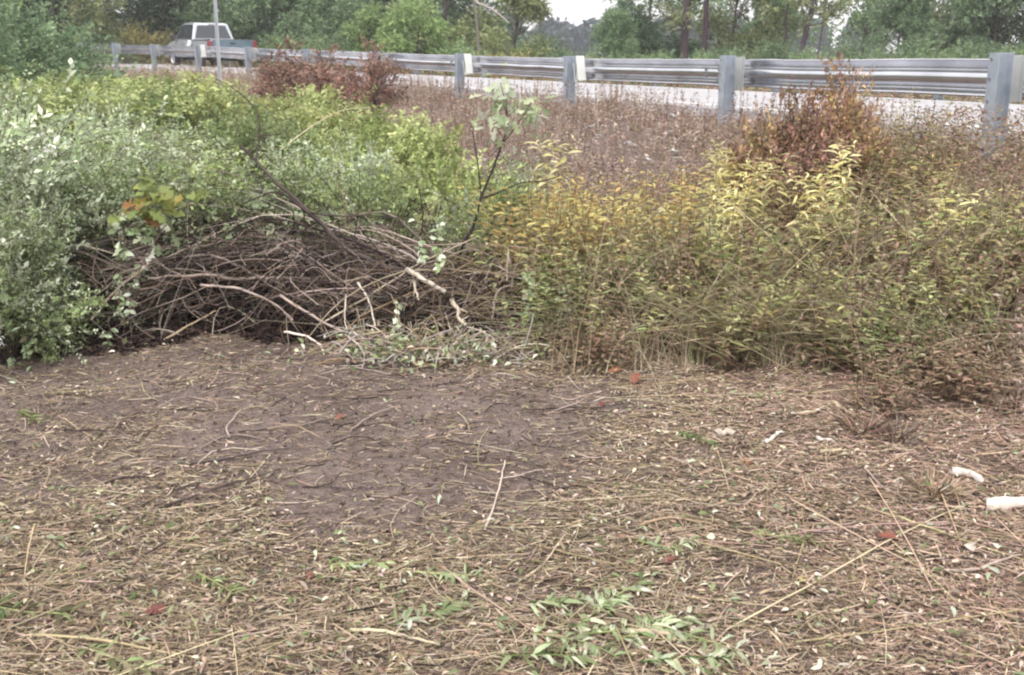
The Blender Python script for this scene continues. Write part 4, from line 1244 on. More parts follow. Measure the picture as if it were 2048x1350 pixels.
def branch(label, pts, r0, r1, P=C_GREYB, twigs=5, name='cut_branch', cat='branch', group=None, leaves_=None, m=16, sides=7, tl=.3, end_pale=False):
    """one cut branch: a tapered, slightly crooked tube with side twigs, all one piece; leaves are its child"""
    c = resample(pts, m)
    L = np.linalg.norm(c[1:] - c[:-1], axis=1).sum()
    c[1:-1] += rng.standard_normal((m - 2, 3)) * min(r0 * .28, .0035)
    A = Acc()
    base = pick(rng, P, 1, .1)
    r = np.linspace(r0, r1, m) * (1 + .10 * rng.standard_normal(m))
    V, T, C = tubes(c[None], r[None], base, sides)
    C = C * (1 + .16 * rng.standard_normal((len(C), 1)))
    if end_pale: C[:sides * 2] = C_PALE[0]
    A.add(V, T, np.clip(C, .01, .95))
    tips = [c[-1]]
    if twigs:
        i = rng.integers(int(m * .25), m - 1, twigs)
        o = c[i]; d = norm(c[np.minimum(i + 1, m - 1)] - c[i]) + .75 * rng.standard_normal((twigs, 3)); d = norm(d)
        l = tl * L * (.3 + .8 * rng.random(twigs))
        t = np.linspace(0, 1, 6)
        Pp = o[:, None] + d[:, None] * (l[:, None] * t)[..., None] + np.cumsum(rng.standard_normal((twigs, 6, 3)) * .012, 1) * L * .5 * t[None, :, None]
        rr = (r[i] * .5)[:, None] * np.linspace(1, .35, 6)[None]
        A.add(*tubes(Pp, rr, np.repeat(base, twigs, 0), 4)); tips += list(Pp[:, -1])
    o = A.obj(name, M_WOOD, None, False)
    if leaves_:
        k, ll, lw, PP = leaves_
        B = Acc()
        for tp in tips[:1 + twigs]:
            n = k
            O = tp + rng.standard_normal((n, 3)) * .045
            B.add(*leaves(O, rng.standard_normal((n, 3)) + np.array([0, 0, -.3]), np.array([0, -.5, .8]) + .5 * rng.standard_normal((n, 3)), ll * (.7 + .5 * rng.random(n)), lw * (.7 + .5 * rng.random(n)), pick(rng, PP, n, .12), LEAF_F))
        B.obj('leaves', M_LEAF, o)
    return tag(o, label, cat, group)

def pxl(pts, Y0, Y1):
    n = len(pts)
    return [at(x, y, Y0 + (Y1 - Y0) * i / (n - 1)) for i, (x, y) in enumerate(pts)]
W = dict
special = [
 # label, px points, Y start/end, radii, palette, twigs
 ('long grey branch lying level through the middle of the brush heap', [(760, 600), (700, 575), (640, 560), (540, 556), (460, 558), (420, 551), (340, 555), (297, 557)], 5.5, 5.0, .015, .006, C_GREYB, 5),
 ('bowed branch arching over the left of the heap above the level one', [(570, 572), (500, 545), (450, 518), (400, 511), (300, 522), (200, 542)], 5.3, 5.1, .009, .004, C_GREYB, 4),
 ('straight stick rising to the right at the left end of the heap', [(182, 640), (240, 572), (290, 534), (306, 508)], 4.95, 5.15, .0055, .003, C_GREYB, 2),
 ('thin branch sloping up from the lower left under the level branch', [(160, 628), (230, 590), (300, 566), (370, 552)], 4.95, 5.2, .007, .004, C_STEM, 2),
 ('pale broken stick low in the dark hollow', [(328, 680), (380, 650), (432, 621)], 4.9, 5.05, .0065, .004, C_TAN, 0),
 ('hooked twig curling above the pale broken stick', [(375, 618), (425, 602), (450, 582), (462, 560)], 5.0, 5.1, .005, .003, C_STEM, 0),
 ('whitish curved branch near the top of the heap', [(640, 462), (575, 464), (520, 468), (450, 482), (365, 503)], 5.7, 5.5, .009, .004, C_PALE * .75, 3),
 ('grey branch just below the whitish curved one', [(740, 490), (640, 478), (560, 480), (500, 490), (440, 502), (390, 506)], 5.6, 5.4, .009, .004, C_GREYB, 3),
 ('grey arching branch from the heap centre down to the lower right', [(400, 570), (480, 578), (545, 605), (585, 640)], 5.0, 5.0, .007, .005, C_GREYB, 2),
 ('long straight pale stick crossing the heap from lower left to upper right', [(637, 650), (720, 602), (800, 552), (836, 528), (960, 470)], 4.95, 5.3, .006, .003, C_TAN * .8, 1),
 ('second straight stick crossing the heap, right of the first', [(717, 634), (790, 600), (870, 564), (940, 525), (1000, 470)], 4.95, 5.3, .0065, .003, C_TAN * .75, 2),
 ('grey upright stick leaning left over the heap', [(670, 720), (640, 640), (655, 560), (690, 470), (682, 370)], 5.0, 5.6, .0065, .002, C_TAN * .75, 3),
 ('thin branch bowing right from the heap over the clearing edge', [(900, 560), (960, 545), (1020, 552), (1085, 570), (1160, 590)], 5.3, 5.0, .005, .002, C_GREYB, 3),
 ('curved grey branch at the right end of the heap', [(985, 640), (990, 600), (1005, 575), (1040, 567)], 4.95, 5.1, .007, .004, C_GREYB, 1),
 ('stout dark stub pointing left out of the heap centre', [(800, 590), (730, 572), (660, 562), (610, 566)], 5.35, 5.1, .022, .013, C_DARKB, 2),
 ('rough reddish brown stick standing in the heap by the white wood', [(890, 690), (885, 640), (880, 600), (900, 560)], 5.0, 5.1, .009, .006, C_STEM, 2),
 ('grey stick sloping down to the pale splinters at the heap front', [(560, 590), (640, 640), (700, 668), (775, 690)], 5.0, 4.8, .008, .005, C_GREYB, 1),
 ('tan split stick lying in front of the heap on the bare soil', [(600, 746), (640, 728), (690, 722), (735, 722)], 4.55, 4.6, .008, .005, C_TAN, 0),
 ('tan stick on the soil under the left part of the heap', [(355, 706), (390, 703), (428, 696)], 4.85, 4.85, .008, .006, C_TAN * .85, 0),
 ('white barkless curved stick at the front of the heap', [(568, 664), (610, 672), (640, 690), (650, 716)], 4.85, 4.75, .0065, .004, C_PALE, 0),
 ('thin white twig standing upright at the heap front', [(692, 588), (690, 640), (703, 690)], 4.95, 4.85, .0045, .003, C_PALE, 0),
 ('pale bent stick near the white peeled wood', [(715, 565), (737, 600), (750, 652)], 5.0, 4.9, .006, .005, C_PALE * .8, 0),
]
for lb, pts, y0, y1, r0, r1, P, tw in special:
    branch(lb, pxl(pts, y0, y1), r0, r1, P, tw)
# the tall bare dark branch leaning up to the left
branch('tall bare dark branch leaning up and left out of the brush heap', pxl([(850, 560), (820, 545), (760, 530), (700, 500), (650, 455), (600, 408), (545, 358), (512, 322), (478, 292)], 5.2, 5.35), .021, .006, C_DARKB, 6, m=26, tl=.14)
branch('forked dark twig rising from the tip of the tall bare branch', pxl([(512, 320), (517, 285), (519, 240), (500, 205), (455, 170), (425, 155)], 5.33, 5.6), .006, .002, C_DARKB, 6, m=16, tl=.35)
branch('dark side branch leaving the tall bare branch to the left', pxl([(650, 455), (610, 420), (560, 385), (520, 392), (488, 408)], 5.25, 5.15), .008, .003, C_DARKB, 3, tl=.3)
branch('thin dark branch running level right from the tall bare branch', pxl([(620, 425), (680, 432), (760, 431), (830, 445), (880, 462)], 5.27, 5.3), .005, .002, C_DARKB, 3, tl=.3)
branch('bare twiggy branch leaning left behind the tall dark one', pxl([(700, 520), (640, 440), (560, 400), (470, 350), (400, 330), (300, 260)], 5.4, 6.0), .006, .002, C_GREYB, 9, tl=.25)
# sapling with the pale leafy crown
def sapling():
    root = empty('sapling', (0, 0, 0), 0, 'slender dark sapling with pale green lobed leaves at its top', 'sapling')
    A = Acc()
    cc = pick(rng, C_DARKB, 1)
    main = resample(pxl([(915, 520), (930, 480), (948, 450), (962, 395), (985, 340), (1003, 290), (1015, 255), (1012, 210), (1000, 165)], 5.4, 5.6), 22)
    f2 = resample(pxl([(962, 395), (957, 340), (950, 290), (945, 262)], 5.5, 5.45), 10)
    f3 = resample(pxl([(965, 396), (1000, 384), (1040, 366), (1085, 362), (1120, 352)], 5.5, 5.4), 12)
    f4 = resample(pxl([(1003, 290), (1030, 255), (1050, 225), (1062, 205)], 5.55, 5.6), 10)
    f5 = resample(pxl([(1000, 300), (985, 262), (970, 240)], 5.55, 5.55), 8)
    A.add(*tubes(main[None], np.linspace(.012, .002, 22)[None], cc, 6))
    for f, r in ((f2, .005), (f3, .005), (f4, .004), (f5, .003)):
        A.add(*tubes(f[None], np.linspace(r, r * .4, len(f))[None], cc, 5))
    tw = 20
    i = rng.integers(6, 18, tw); o = main[i]; d = norm(rng.standard_normal((tw, 3)) * np.array([1, .6, 1]) + np.array([0, 0, .5]))
    t = np.linspace(0, 1, 4)
    A.add(*tubes(o[:, None] + d[:, None] * (t * .10)[None, :, None], np.linspace(.002, .001, 4)[None], np.repeat(cc, tw, 0), 3))
    A.obj('stem', M_WOOD, root)
    B = Acc()
    PL = pal('#c6d3a6', '#b2c492', '#d9e1c4', '#a3b883', '#cfdcb4', k=.66)
    for ctr, n, s in ((at(1003, 180, 5.6), 22, (.045, .05, .055)), (at(985, 205, 5.6), 12, (.04, .05, .04)), (at(1060, 212, 5.6), 20, (.055, .05, .04)), (at(1015, 245, 5.55), 20, (.09, .05, .035)), (at(990, 240, 5.5), 8, (.03, .04, .03)), (at(1050, 235, 5.5), 9, (.06, .03, .03))):
        O = ctr + rng.standard_normal((n, 3)) * np.array(s)
        D = rng.standard_normal((n, 3)) * np.array([1, .7, .6]) + np.array([0, -.2, -.3])
        B.add(*leaves(O, D, np.array([0, -.45, .9]) + .4 * rng.standard_normal((n, 3)), .07 * (.7 + .5 * rng.random(n)), .055 * (.7 + .5 * rng.random(n)), pick(rng, PL, n, .12), LEAF_L))
    B.obj('leaves', M_LEAF, root)
sapling()
# peeled white wood
branch('thick split branch with bare white wood showing, in the middle of the heap', pxl([(812, 538), (832, 552), (858, 566), (890, 584)], 5.05, 5.0), .016, .012, C_PALE, 0, cat='split branch', m=10)
branch('white split end of a branch hanging down at the right of the heap', pxl([(903, 598), (914, 618), (916, 636), (932, 650)], 4.95, 4.9), .013, .007, C_PALE, 3, cat='split branch', m=10, tl=.5)
branch('short white peeled stub below the thick split branch', pxl([(828, 562), (832, 580), (838, 600)], 5.0, 4.95), .009, .005, C_PALE, 2, cat='split branch', m=8, tl=.4)

# more arching cut branches, alike
def arcs(n, xr, yr, label, group, P, r, leafy=None, zr=(.04, .5), xe=(-2.35, -1.0), ye=(4.95, 6.1)):
    for i in range(n):
        a = np.array([rng.uniform(*xr), rng.uniform(*yr), rng.uniform(.08, .35)])
        b = np.array([rng.uniform(*xe), rng.uniform(*ye), rng.uniform(*zr)])
        m_ = (a + b) / 2 + np.array([0, 0, rng.uniform(.08, .32)])
        q1 = a * .7 + m_ * .3 + np.array([0, 0, rng.uniform(.02, .12)]); q2 = m_ * .35 + b * .65 + np.array([0, 0, rng.uniform(.03, .14)])
        for p in (a, q1, m_, q2, b):
            p[2] += float(gz(np.array([p[0]]), np.array([p[1]]))[0])
        rr = r * rng.uniform(.6, 1.2)
        if i % 3 == 0: q1[1] -= .2; q2[2] *= rng.uniform(.5, 1.3)
        if i % 4 == 1: b = b + np.array([rng.uniform(.2, .9), rng.uniform(-.2, .2), rng.uniform(0, .25)])
        branch(label, [a, q1, m_, q2, b], rr, rr * .3, P, 8, group=group, leaves_=leafy, m=14, tl=.3)
arcs(34, (-.8, -.15), (5.25, 5.9), 'brown bare cut branch arching to the left in the brush heap', 'arching cut branches of the brush heap', C_GREYB, .0052, None, (.05, .5), (-2.65, -1.0))
arcs(16, (-1.3, -.3), (5.2, 6.1), 'dark thin cut branch tangled inside the brush heap', 'dark cut branches inside the heap', C_DARKB, .008, None, (.02, .4), (-2.4, -.2))
arcs(14, (-.5, .1), (5.1, 5.6), 'short cut branch piled at the right end of the heap', 'short cut branches at the right of the heap', np.vstack([C_GREYB, C_TAN * .75]), .007, None, (.03, .35), (-1.1, .35), (4.8, 5.4))

# fine twigs of the heap (uncountable)
def twig_mass(n, x0, x1, y0, y1, zmax, P, r, L, acc, fan=True):
    x = rng.uniform(x0, x1, n); y = rng.uniform(y0, y1, n)
    u = (x - x0) / (x1 - x0)
    zt = zmax * (.45 + .55 * np.sin(np.clip(u * .7 + .3, 0, 1) * PI)) * rng.random(n) ** .8
    z = gz(x, y) + zt + .02
    d = np.stack([-np.abs(rng.standard_normal(n)) * 1.1 + .25, .5 * rng.standard_normal(n), .32 * rng.standard_normal(n) + .12], -1) if fan else rng.standard_normal((n, 3)) * np.array([1, 1, .35])
    d = norm(d)
    l = L * (.35 + .8 * rng.random(n)); t = np.linspace(0, 1, 6)
    s = norm(np.cross(d, rng.standard_normal((n, 3))))
    Pp = np.stack([x, y, z], -1)[:, None] + d[:, None] * (l[:, None] * (t - .5))[..., None] + s[:, None] * (l[:, None] * .22 * rng.standard_normal((n, 1)) * (t * (1 - t)) * 4)[..., None]
    Pp[..., 2] -= (l[:, None] * .25 * t ** 2)
    g = gz(Pp[..., 0], Pp[..., 1]) + .004
    Pp[..., 2] = np.maximum(Pp[..., 2], g)
    acc.add(*tubes(Pp, (r * (.5 + .8 * rng.random((n, 1)))) * np.linspace(1, .5, 6)[None], pick(rng, P, n, .2), 4))
A = Acc()
twig_mass(1900, -2.55, -.15, 5.1, 6.3, .58, np.vstack([C_DARKB, C_DARKB, C_DARKB, C_STEM]) * .7, .0028, .7, A)  # twig colour scaled down to paint in the shade of the hollow
twig_mass(420, -1.1, .1, 5.0, 5.5, .36, np.vstack([C_STEM, C_GREYB, C_TAN * .7, C_DARKB]), .0034, .55, A)
twig_mass(1300, -2.7, 0, 5.7, 6.6, .60, C_DARKB * .6, .003, .6, A, False)  # rear twigs dimmed further, again shade put into the colour
tag(A.obj('brush_twigs', M_WOOD), 'dense tangle of fine twigs filling the brush heap, inner ones darkened as painted shade', 'twigs', kind='stuff')
A = Acc()
twig_mass(260, -.9, .15, 4.55, 4.95, .12, np.vstack([C_PALE * .8, C_TAN, C_GREYB]), .0042, .32, A, False)
n = 900
x = rng.normal(-.42, .28, n); y = rng.normal(4.75, .14, n); O = np.stack([x, y, gz(x, y) + .10 * rng.random(n)], -1)
A.add(*leaves(O, rng.standard_normal((n, 3)), np.array([0, 0, 1.]) + .7 * rng.standard_normal((n, 3)), .04, .018, pick(rng, np.vstack([G_SILV, G_MID, C_TAN, C_PALE * .8]), n), LEAF_F))
tag(A.obj('splinter_litter', M_DRY), 'pale splinters and torn leaves piled at the foot of the brush heap', 'splinters', kind='stuff')
A = Acc()
twig_mass(420, -2.35, -.2, 4.95, 5.5, .52, np.vstack([C_GREYB, C_STEM, C_GREYB * .8]), .0026, .5, A, False)
tag(A.obj('loose_twigs', M_WOOD), 'loose grey twigs sticking out in every direction over the brush heap', 'twigs', kind='stuff')
# near-black leaf layer added to deepen the shade on the hollow floor
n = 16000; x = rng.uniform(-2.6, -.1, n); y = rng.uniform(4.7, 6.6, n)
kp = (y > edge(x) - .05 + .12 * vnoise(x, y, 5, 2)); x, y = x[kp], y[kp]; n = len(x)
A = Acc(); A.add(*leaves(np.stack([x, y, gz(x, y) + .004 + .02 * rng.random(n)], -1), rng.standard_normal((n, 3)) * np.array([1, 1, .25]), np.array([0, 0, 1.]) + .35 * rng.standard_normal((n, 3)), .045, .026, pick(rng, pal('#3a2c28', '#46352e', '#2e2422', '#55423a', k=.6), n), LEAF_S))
tag(A.obj('hollow_shade_leaves', M_WOOD), 'near-black leaves painting in the shade on the floor of the hollow under the heap', 'leaf litter', kind='stuff')
# leafy sprigs hanging in the dark hollow
for (px, py, Y, lb) in ((240, 590, 4.95, 'leafy sprig hanging in the dark hollow, left of two'), (275, 585, 4.97, 'leafy sprig hanging in the dark hollow, right of two'),
                        (235, 480, 5.05, 'sprig of broad leaves at the upper left of the dark hollow'), (875, 500, 5.0, 'pale leaved sprig above the white split wood'), (1060, 590, 4.9, 'pale leaved sprig low at the right of the heap'),
                        (1120, 625, 4.8, 'second pale leaved sprig near the edge of the right hand weeds'), (830, 480, 5.2, 'leafy sprig left of the pale leaved one above the split wood'),
                        (150, 680, 4.75, 'bright green sprig at the left end of the hollow'), (215, 710, 4.75, 'low sprig of round leaves on the soil below the hollow'), (790, 660, 4.85, 'small leafy sprig standing by the splinters')):
    root = empty('leafy_sprig', (0, 0, 0), 0, lb, 'sprig')
    S, B = Acc(), Acc()
    top = at(px, py - 45, Y + .1); bot = at(px + rng.uniform(-18, 18), py + 35, Y)
    if 'standing' in lb or 'low' in lb or 'bright' in lb: pass
    c = resample([top + np.array([.08, .1, .04]), top, (top + bot) / 2 + rng.normal(0, .015, 3), bot], 9)
    S.add(*tubes(c[None], np.linspace(.0035, .0012, 9)[None], pick(rng, C_STEM, 1), 4)); S.obj('stem', M_WOOD, root)
    n = 22; i = rng.integers(2, 9, n)
    O = c[i]; D = rng.standard_normal((n, 3)) * np.array([1, .6, .5]) + np.array([0, -.2, -.5])
    big = 1.5 if 'broad' in lb else 1
    B.add(*leaves(O, D, np.array([0, -.8, .6]) + .35 * rng.standard_normal((n, 3)), .042 * big, .022 * big, pick(rng, G_SILV if 'bright' not in lb else G_LIME, n, .1), LEAF_F))
    B.obj('leaves', M_LEAF, root)
# oak-like seedling hanging over the hollow with yellow and orange leaves
root = empty('oak_seedling', (0, 0, 0), 0, 'yellow green lobed leaves with an orange patch over the dark hollow', 'seedling')
S, B = Acc(), Acc()
c = resample([at(315, 560, 5.35), at(312, 500, 5.2), at(308, 440, 5.1), at(302, 395, 5.1), at(296, 372, 5.15)], 10)
S.add(*tubes(c[None], np.linspace(.006, .002, 10)[None], pick(rng, C_STEM, 1), 5)); S.obj('stem', M_WOOD, root)
n = 46; O = at(305, 405, 5.08) + rng.standard_normal((n, 3)) * np.array([.075, .06, .045])
PO = pal('#b0ba58', '#a0aa50', '#b9ab4c', '#98ab58', '#b5824c', '#8ca256', '#a5b262', '#93a552', k=.56)
B.add(*leaves(O, rng.standard_normal((n, 3)) * np.array([1, .6, .5]) + np.array([0, -.2, -.1]), np.array([0, -.5, .9]) + .4 * rng.standard_normal((n, 3)), .10, .075, pick(rng, PO, n, .1), LEAF_L))
n = 16; O = at(310, 460, 5.08) + rng.standard_normal((n, 3)) * np.array([.04, .05, .06])
B.add(*leaves(O, rng.standard_normal((n, 3)) + np.array([0, 0, -1]), np.array([0, -.8, .6]) + .3 * rng.standard_normal((n, 3)), .08, .05, pick(rng, G_SILV, n, .1), LEAF_L))
B.obj('leaves', M_LEAF, root)

# ------------------------------------------------------------------ long grasses and arching stems on the right
def blades(n, xf, label, name, H, P, w=.0035, bend=.8, dirx=-.5, r=None, m=7):
    x, y = xf(n)
    z = gz(x, y) - .01
    h = H * (.5 + .7 * rng.random(n))
    a = rng.random(n) * 2 * PI
    d = np.stack([np.cos(a) + dirx, np.sin(a) * .7 - .3, 0 * a], -1); d = norm(d)
    t = np.linspace(0, 1, m)
    bd = bend * (.3 + rng.random(n))
    Pp = np.stack([x, y, z], -1)[:, None] + d[:, None] * (h[:, None] * bd[:, None] * t ** 1.8)[..., None]
    Pp[..., 2] += h[:, None] * (t - .42 * bd[:, None] * t ** 2.4)
    Pp[..., 2] = np.maximum(Pp[..., 2], gz(Pp[..., 0], Pp[..., 1]) + .008)
    A = Acc(); A.add(*tubes(Pp, w * .5 * (.6 + .7 * rng.random((n, 1))) * np.linspace(1, .4, m)[None], pick(rng, P, n, .16), 3))
    return tag(A.obj(name, M_DRY), label, 'grass', kind='stuff')
def zone(px0, px1, Y0, Y1):
    def f(n):
        Y = rng.uniform(Y0, Y1, n); px = rng.uniform(px0, px1, n)
        return (px - 1024) / 2000 * Y, Y
    return f
P_STR = pal('#c4b394', '#af9f7e', '#d4c6a9', '#a39770', '#b3a67c', '#ab9280', k=.74)
blades(620, zone(1400, 1720, 4.45, 4.8), 'arching tan and green grass at the foot of the right hand weeds', 'arching_grass', .50, np.vstack([P_STR, pal('#9aa06a', '#8c935c', '#aaab78', k=.7)]), .0040, .75, -.6)
blades(200, zone(1200, 2100, 4.3, 5.4), 'thin dry straws leaning through the right hand weeds', 'leaning_straw', .65, P_STR, .0036, .6, 0)
blades(120, zone(1080, 1420, 4.6, 4.9), 'long flattened straws between the heap and the weeds', 'flattened_straw', .5, P_STR, .0042, 1.6, -.5)
blades(150, zone(700, 1080, 5.3, 5.9), 'thin grey stems standing behind the split wood', 'grey_stems', .75, np.vstack([C_GREYB, C_TAN * .8]), .0045, .4, .2)
blades(200, zone(1780, 2120, 3.9, 4.6), 'straws and stems bent over at the right edge', 'bent_straw', .5, P_STR, .0042, 1.0, -.4)
blades(340, zone(1100, 2100, 4.4, 5.4), 'straight thin dry stems crossing one another in the right hand weeds', 'straight_stems', .85, np.vstack([C_TAN, C_TAN * 1.1, P_STR, C_GREYB]), .0052, .6, .25, m=5)
# long single stems crossing the weeds
LS = [('long pale stem slanting down right across the weeds, longest of them', [(1455, 400), (1560, 490), (1660, 570), (1790, 700)], 5.2, 4.5),
      ('tall straight green stem standing in the right hand weeds', [(1690, 680), (1705, 560), (1715, 450), (1728, 350)], 4.7, 5.0),
      ('tall thin stem next to the straight green one, leaning left', [(1720, 545), (1690, 480), (1660, 420), (1640, 380)], 4.9, 5.0),
      ('long grey stem leaning over the dark gap in the weeds', [(1420, 740), (1480, 690), (1530, 650), (1600, 560)], 4.4, 4.9),
      ('arched green stem over the dark gap in the weeds', [(1340, 690), (1420, 676), (1510, 690), (1600, 720)], 4.45, 4.4),
      ('second arched stem, higher over the dark gap', [(1240, 670), (1370, 650), (1520, 640), (1640, 668), (1740, 720)], 4.5, 4.4),
      ('long stem slanting from the upper right into the clearing', [(2010, 560), (1960, 610), (1900, 560), (1800, 450), (1740, 380)], 4.4, 5.2),
      ('low stem reaching left over the clearing edge', [(1640, 700), (1500, 665), (1330, 660), (1200, 675)], 4.5, 4.6),
      ('straight stem rising left to right in front of the weeds', [(1330, 880), (1480, 830), (1640, 790), (1800, 775)], 4.0, 4.3),
      ('long thin stem bowing over the heap to the right hand weeds', [(980, 480), (1100, 540), (1200, 580), (1290, 640)], 5.2, 4.8),
      ('thin stem above it bowing the same way', [(960, 490), (1080, 500), (1200, 545), (1260, 580)], 5.2, 4.9),
      ('slender yellowish stem arching among the left shrubs', [(560, 300), (620, 255), (680, 222), (740, 215)], 6.2, 6.6)]
for lb, pts, y0, y1 in LS:
    branch(lb, pxl(pts, y0, y1), .0036, .0016, P_STR, 2, 'long_stem', 'stem', m=18, sides=5, tl=.2)

# ------------------------------------------------------------------ litter of the clearing
rng = np.random.default_rng(303)
def bare(x, y):
    """0 on the bare soil, 1 on thick litter"""
    a = ((x + .98 + .12 * (y - 4)) / 1.42) ** 2 + ((y - 4.0) / .85) ** 2
    b = ((x + .35) / .8) ** 2 + ((y - 3.35) / .45) ** 2
    q = np.minimum(a, b * 1.1) + 1.3 * (vnoise(x, y, 2.2, 3) - .5) + .9 * (vnoise(x, y, 6, 4) - .5)
    return .03 + .97 * smooth(.15, 3.0, q)
def sow(n, X0=-3.4, X1=3.4, Y0=1.75, Y1=5.6, lo=.05, hi=1.0, pw=1.0):
    y = Y0 + (Y1 - Y0) * rng.random(n); x = (X0 + (X1 - X0) * rng.random(n))
    keep = (np.abs(x) < .58 * y + .35) & (rng.random(n) < (lo + (hi - lo) * bare(x, y) ** pw) * (.45 + 1.1 * vnoise(x, y, 5.5, 31))) & (y < edge(x) + np.where((x < -.3) & (x > -2.4), .06, .35))
    return x[keep], y[keep]
def straw(n, L, w, P, zmax, lo, acc, curve_=.035, tube=False, **kw):
    x, y = sow(n, lo=lo, **kw); n = len(x)
    a = rng.random(n) * PI * 2; a = np.where(rng.random(n) < .45, rng.normal(0, .5, n), a)
    l = L * (.25 + .9 * rng.random(n) ** 1.6)
    t = np.linspace(-.5, .5, 4)
    d = np.stack([np.cos(a), np.sin(a), rng.normal(0, .10, n)], -1); s = np.stack([-np.sin(a), np.cos(a), 0 * a], -1)
    Pp = np.stack([x, y, gz(x, y) + .003 + zmax * rng.random(n) ** 2 * (.3 + .7 * bare(x, y))], -1)[:, None] + d[:, None] * (l[:, None] * t)[..., None]
    Pp = Pp + s[:, None] * (l[:, None] * curve_ * rng.standard_normal((n, 1)) * (.25 - t ** 2) * 4)[..., None]
    Pp[..., 2] = np.maximum(Pp[..., 2], gz(Pp[..., 0], Pp[..., 1]) + .002)
    # colour drifts: olive-tan left and bottom, pinker and paler to the right
    c = pick(rng, P, n, .2)
    right = smooth(.2, 1.6, x)[:, None]
    c = c * np.array([.94, .92, .85]) * (1 - right) + (c * np.array([1.06, .95, .96])) * right
    if tube:
        acc.add(*tubes(Pp, w * .5 * (.6 + .8 * rng.random((n, 1))) * np.linspace(1, .7, 4)[None], np.clip(c, .01, .9), 5))
    else:
        ww = (w * (.5 + .9 * rng.random(n)))[:, None, None] * np.array([.6, 1, 1, .4])[None, :, None] * .5
        tw = norm(s + np.array([0, 0, 1.]) * rng.normal(0, .5, (n, 1)))[:, None]
        V = np.stack([Pp - tw * ww, Pp + tw * ww], 2).reshape(-1, 3)
        q = np.array([(0, 1, 2), (1, 3, 2), (2, 3, 4), (3, 5, 4), (4, 5, 6), (5, 7, 6)])
        T = (q[None] + (np.arange(n) * 8)[:, None, None]).reshape(-1, 3)
        acc.add(V, T, np.repeat(np.clip(c, .01, .9), 8, 0))
P_LIT = pal('#b7a48a', '#a29076', '#c7b69e', '#917d67', '#ae9886', '#d5c7b0', '#84735e', '#9c9572', '#b59c8c', k=.70)
P_LITD = pal('#6f6150', '#5c5042', '#806f5d', '#75714d', '#6b5650', k=.55)
A = Acc()
straw(60000, .05, .0045, P_LITD, .008, .05, A)
straw(230000, .058, .0030, P_LIT, .018, .035, A)
straw(60000, .12, .0026, np.vstack([P_LIT, P_LIT, P_PINK]), .022, .05, A, .03)
straw(26000, .045, .0065, np.vstack([P_LIT, C_TAN * .9]), .016, .02, A, .05)
tag(A.obj('cut_straw', M_DRY), 'thick litter of chopped straw covering the clearing', 'straw', kind='stuff')
A = Acc()
straw(1700, .45, .0032, np.vstack([P_LIT, P_STR]), .022, .06, A, .03, True)
straw(420, .8, .0034, P_STR, .03, .0, A, .03, True, X0=.2)
straw(1100, .26, .0050, np.vstack([C_STEM * .8, C_DARKB, C_GREYB]), .01, .8, A, .25, True)
tag(A.obj('cut_stalks', M_DRY), 'long cut stalks and thin twigs strewn over the clearing', 'stalks', kind='stuff')
# chopped leaves
def leaf_litter(name, label, n, ll, lw, P, lo, zmax=.02, tpl=LEAF_F, mat=M_DRY, **kw):
    x, y = sow(n, lo=lo, **kw); n = len(x)
    O = np.stack([x, y, gz(x, y) + .006 + zmax * rng.random(n)], -1)
    D = rng.standard_normal((n, 3)) * np.array([1, 1, .22]); N = np.array([0, 0, 1.]) + .38 * rng.standard_normal((n, 3))
    s = .5 + .8 * rng.random(n)
    A = Acc(); A.add(*leaves(O, D, N, ll * s, lw * s, pick(rng, P, n, .18), tpl))
    return tag(A.obj(name, mat), label, 'leaf litter', kind='stuff')
leaf_litter('leaf_litter', 'small withered brown and tan leaves over the clearing', 34000, .020, .008, np.vstack([P_LIT, P_LIT, P_LITD, G_WARM, P_PINK]), .02)
leaf_litter('pale_leaf_litter', 'pale upturned leaf undersides dotted over the right of the clearing', 1500, .026, .009, pal('#d8d2ba', '#ccc6a8', '#c0b89c', '#d0c8b8', k=.62), .02, .03, X0=.2)
leaf_litter('green_leaf_litter', 'chopped green leaves over the lower part of the clearing', 2600, .034, .011, np.vstack([G_MID, G_OLIVE, G_SILV, P_LIT]) * .9, .03, .03, LEAF_F, M_LEAF, Y1=3.2)
leaf_litter('scattered_green_leaves', 'a few green leaves thinly scattered over the whole clearing', 2200, .028, .010, np.vstack([G_OLIVE, G_SILV, G_MID]) * .9, .08, .02, LEAF_F, M_LEAF)
# crumbs and small clods on the bare soil
n = 14000; x = rng.uniform(-2.9, 1.2, n); y = rng.uniform(2.6, 5, n)
c = np.stack([x, y, gz(x, y) + .001], -1)
u = norm(rng.standard_normal((n, 6, 3))) * (.003 + .013 * rng.random((n, 1, 1)) ** 5)
u[:, 0] = 0; u[..., 2] = np.abs(u[..., 2]) * .8
V = (c[:, None] + u).reshape(-1, 3)
q = np.array([(0, 1, 2), (0, 2, 3), (1, 2, 4), (2, 3, 5), (3, 1, 4), (1, 4, 5), (2, 4, 5)])
T = (q[None] + (np.arange(n) * 6)[:, None, None]).reshape(-1, 3)
A = Acc(); A.add(V, T, np.repeat(pick(rng, pal('#8d7a74', '#7b6863', '#a3918b', k=.6), n), 6, 0))
tag(A.obj('soil_crumbs', M_WOOD), 'small crumbs and clods on the bare soil', 'soil crumbs', kind='stuff')

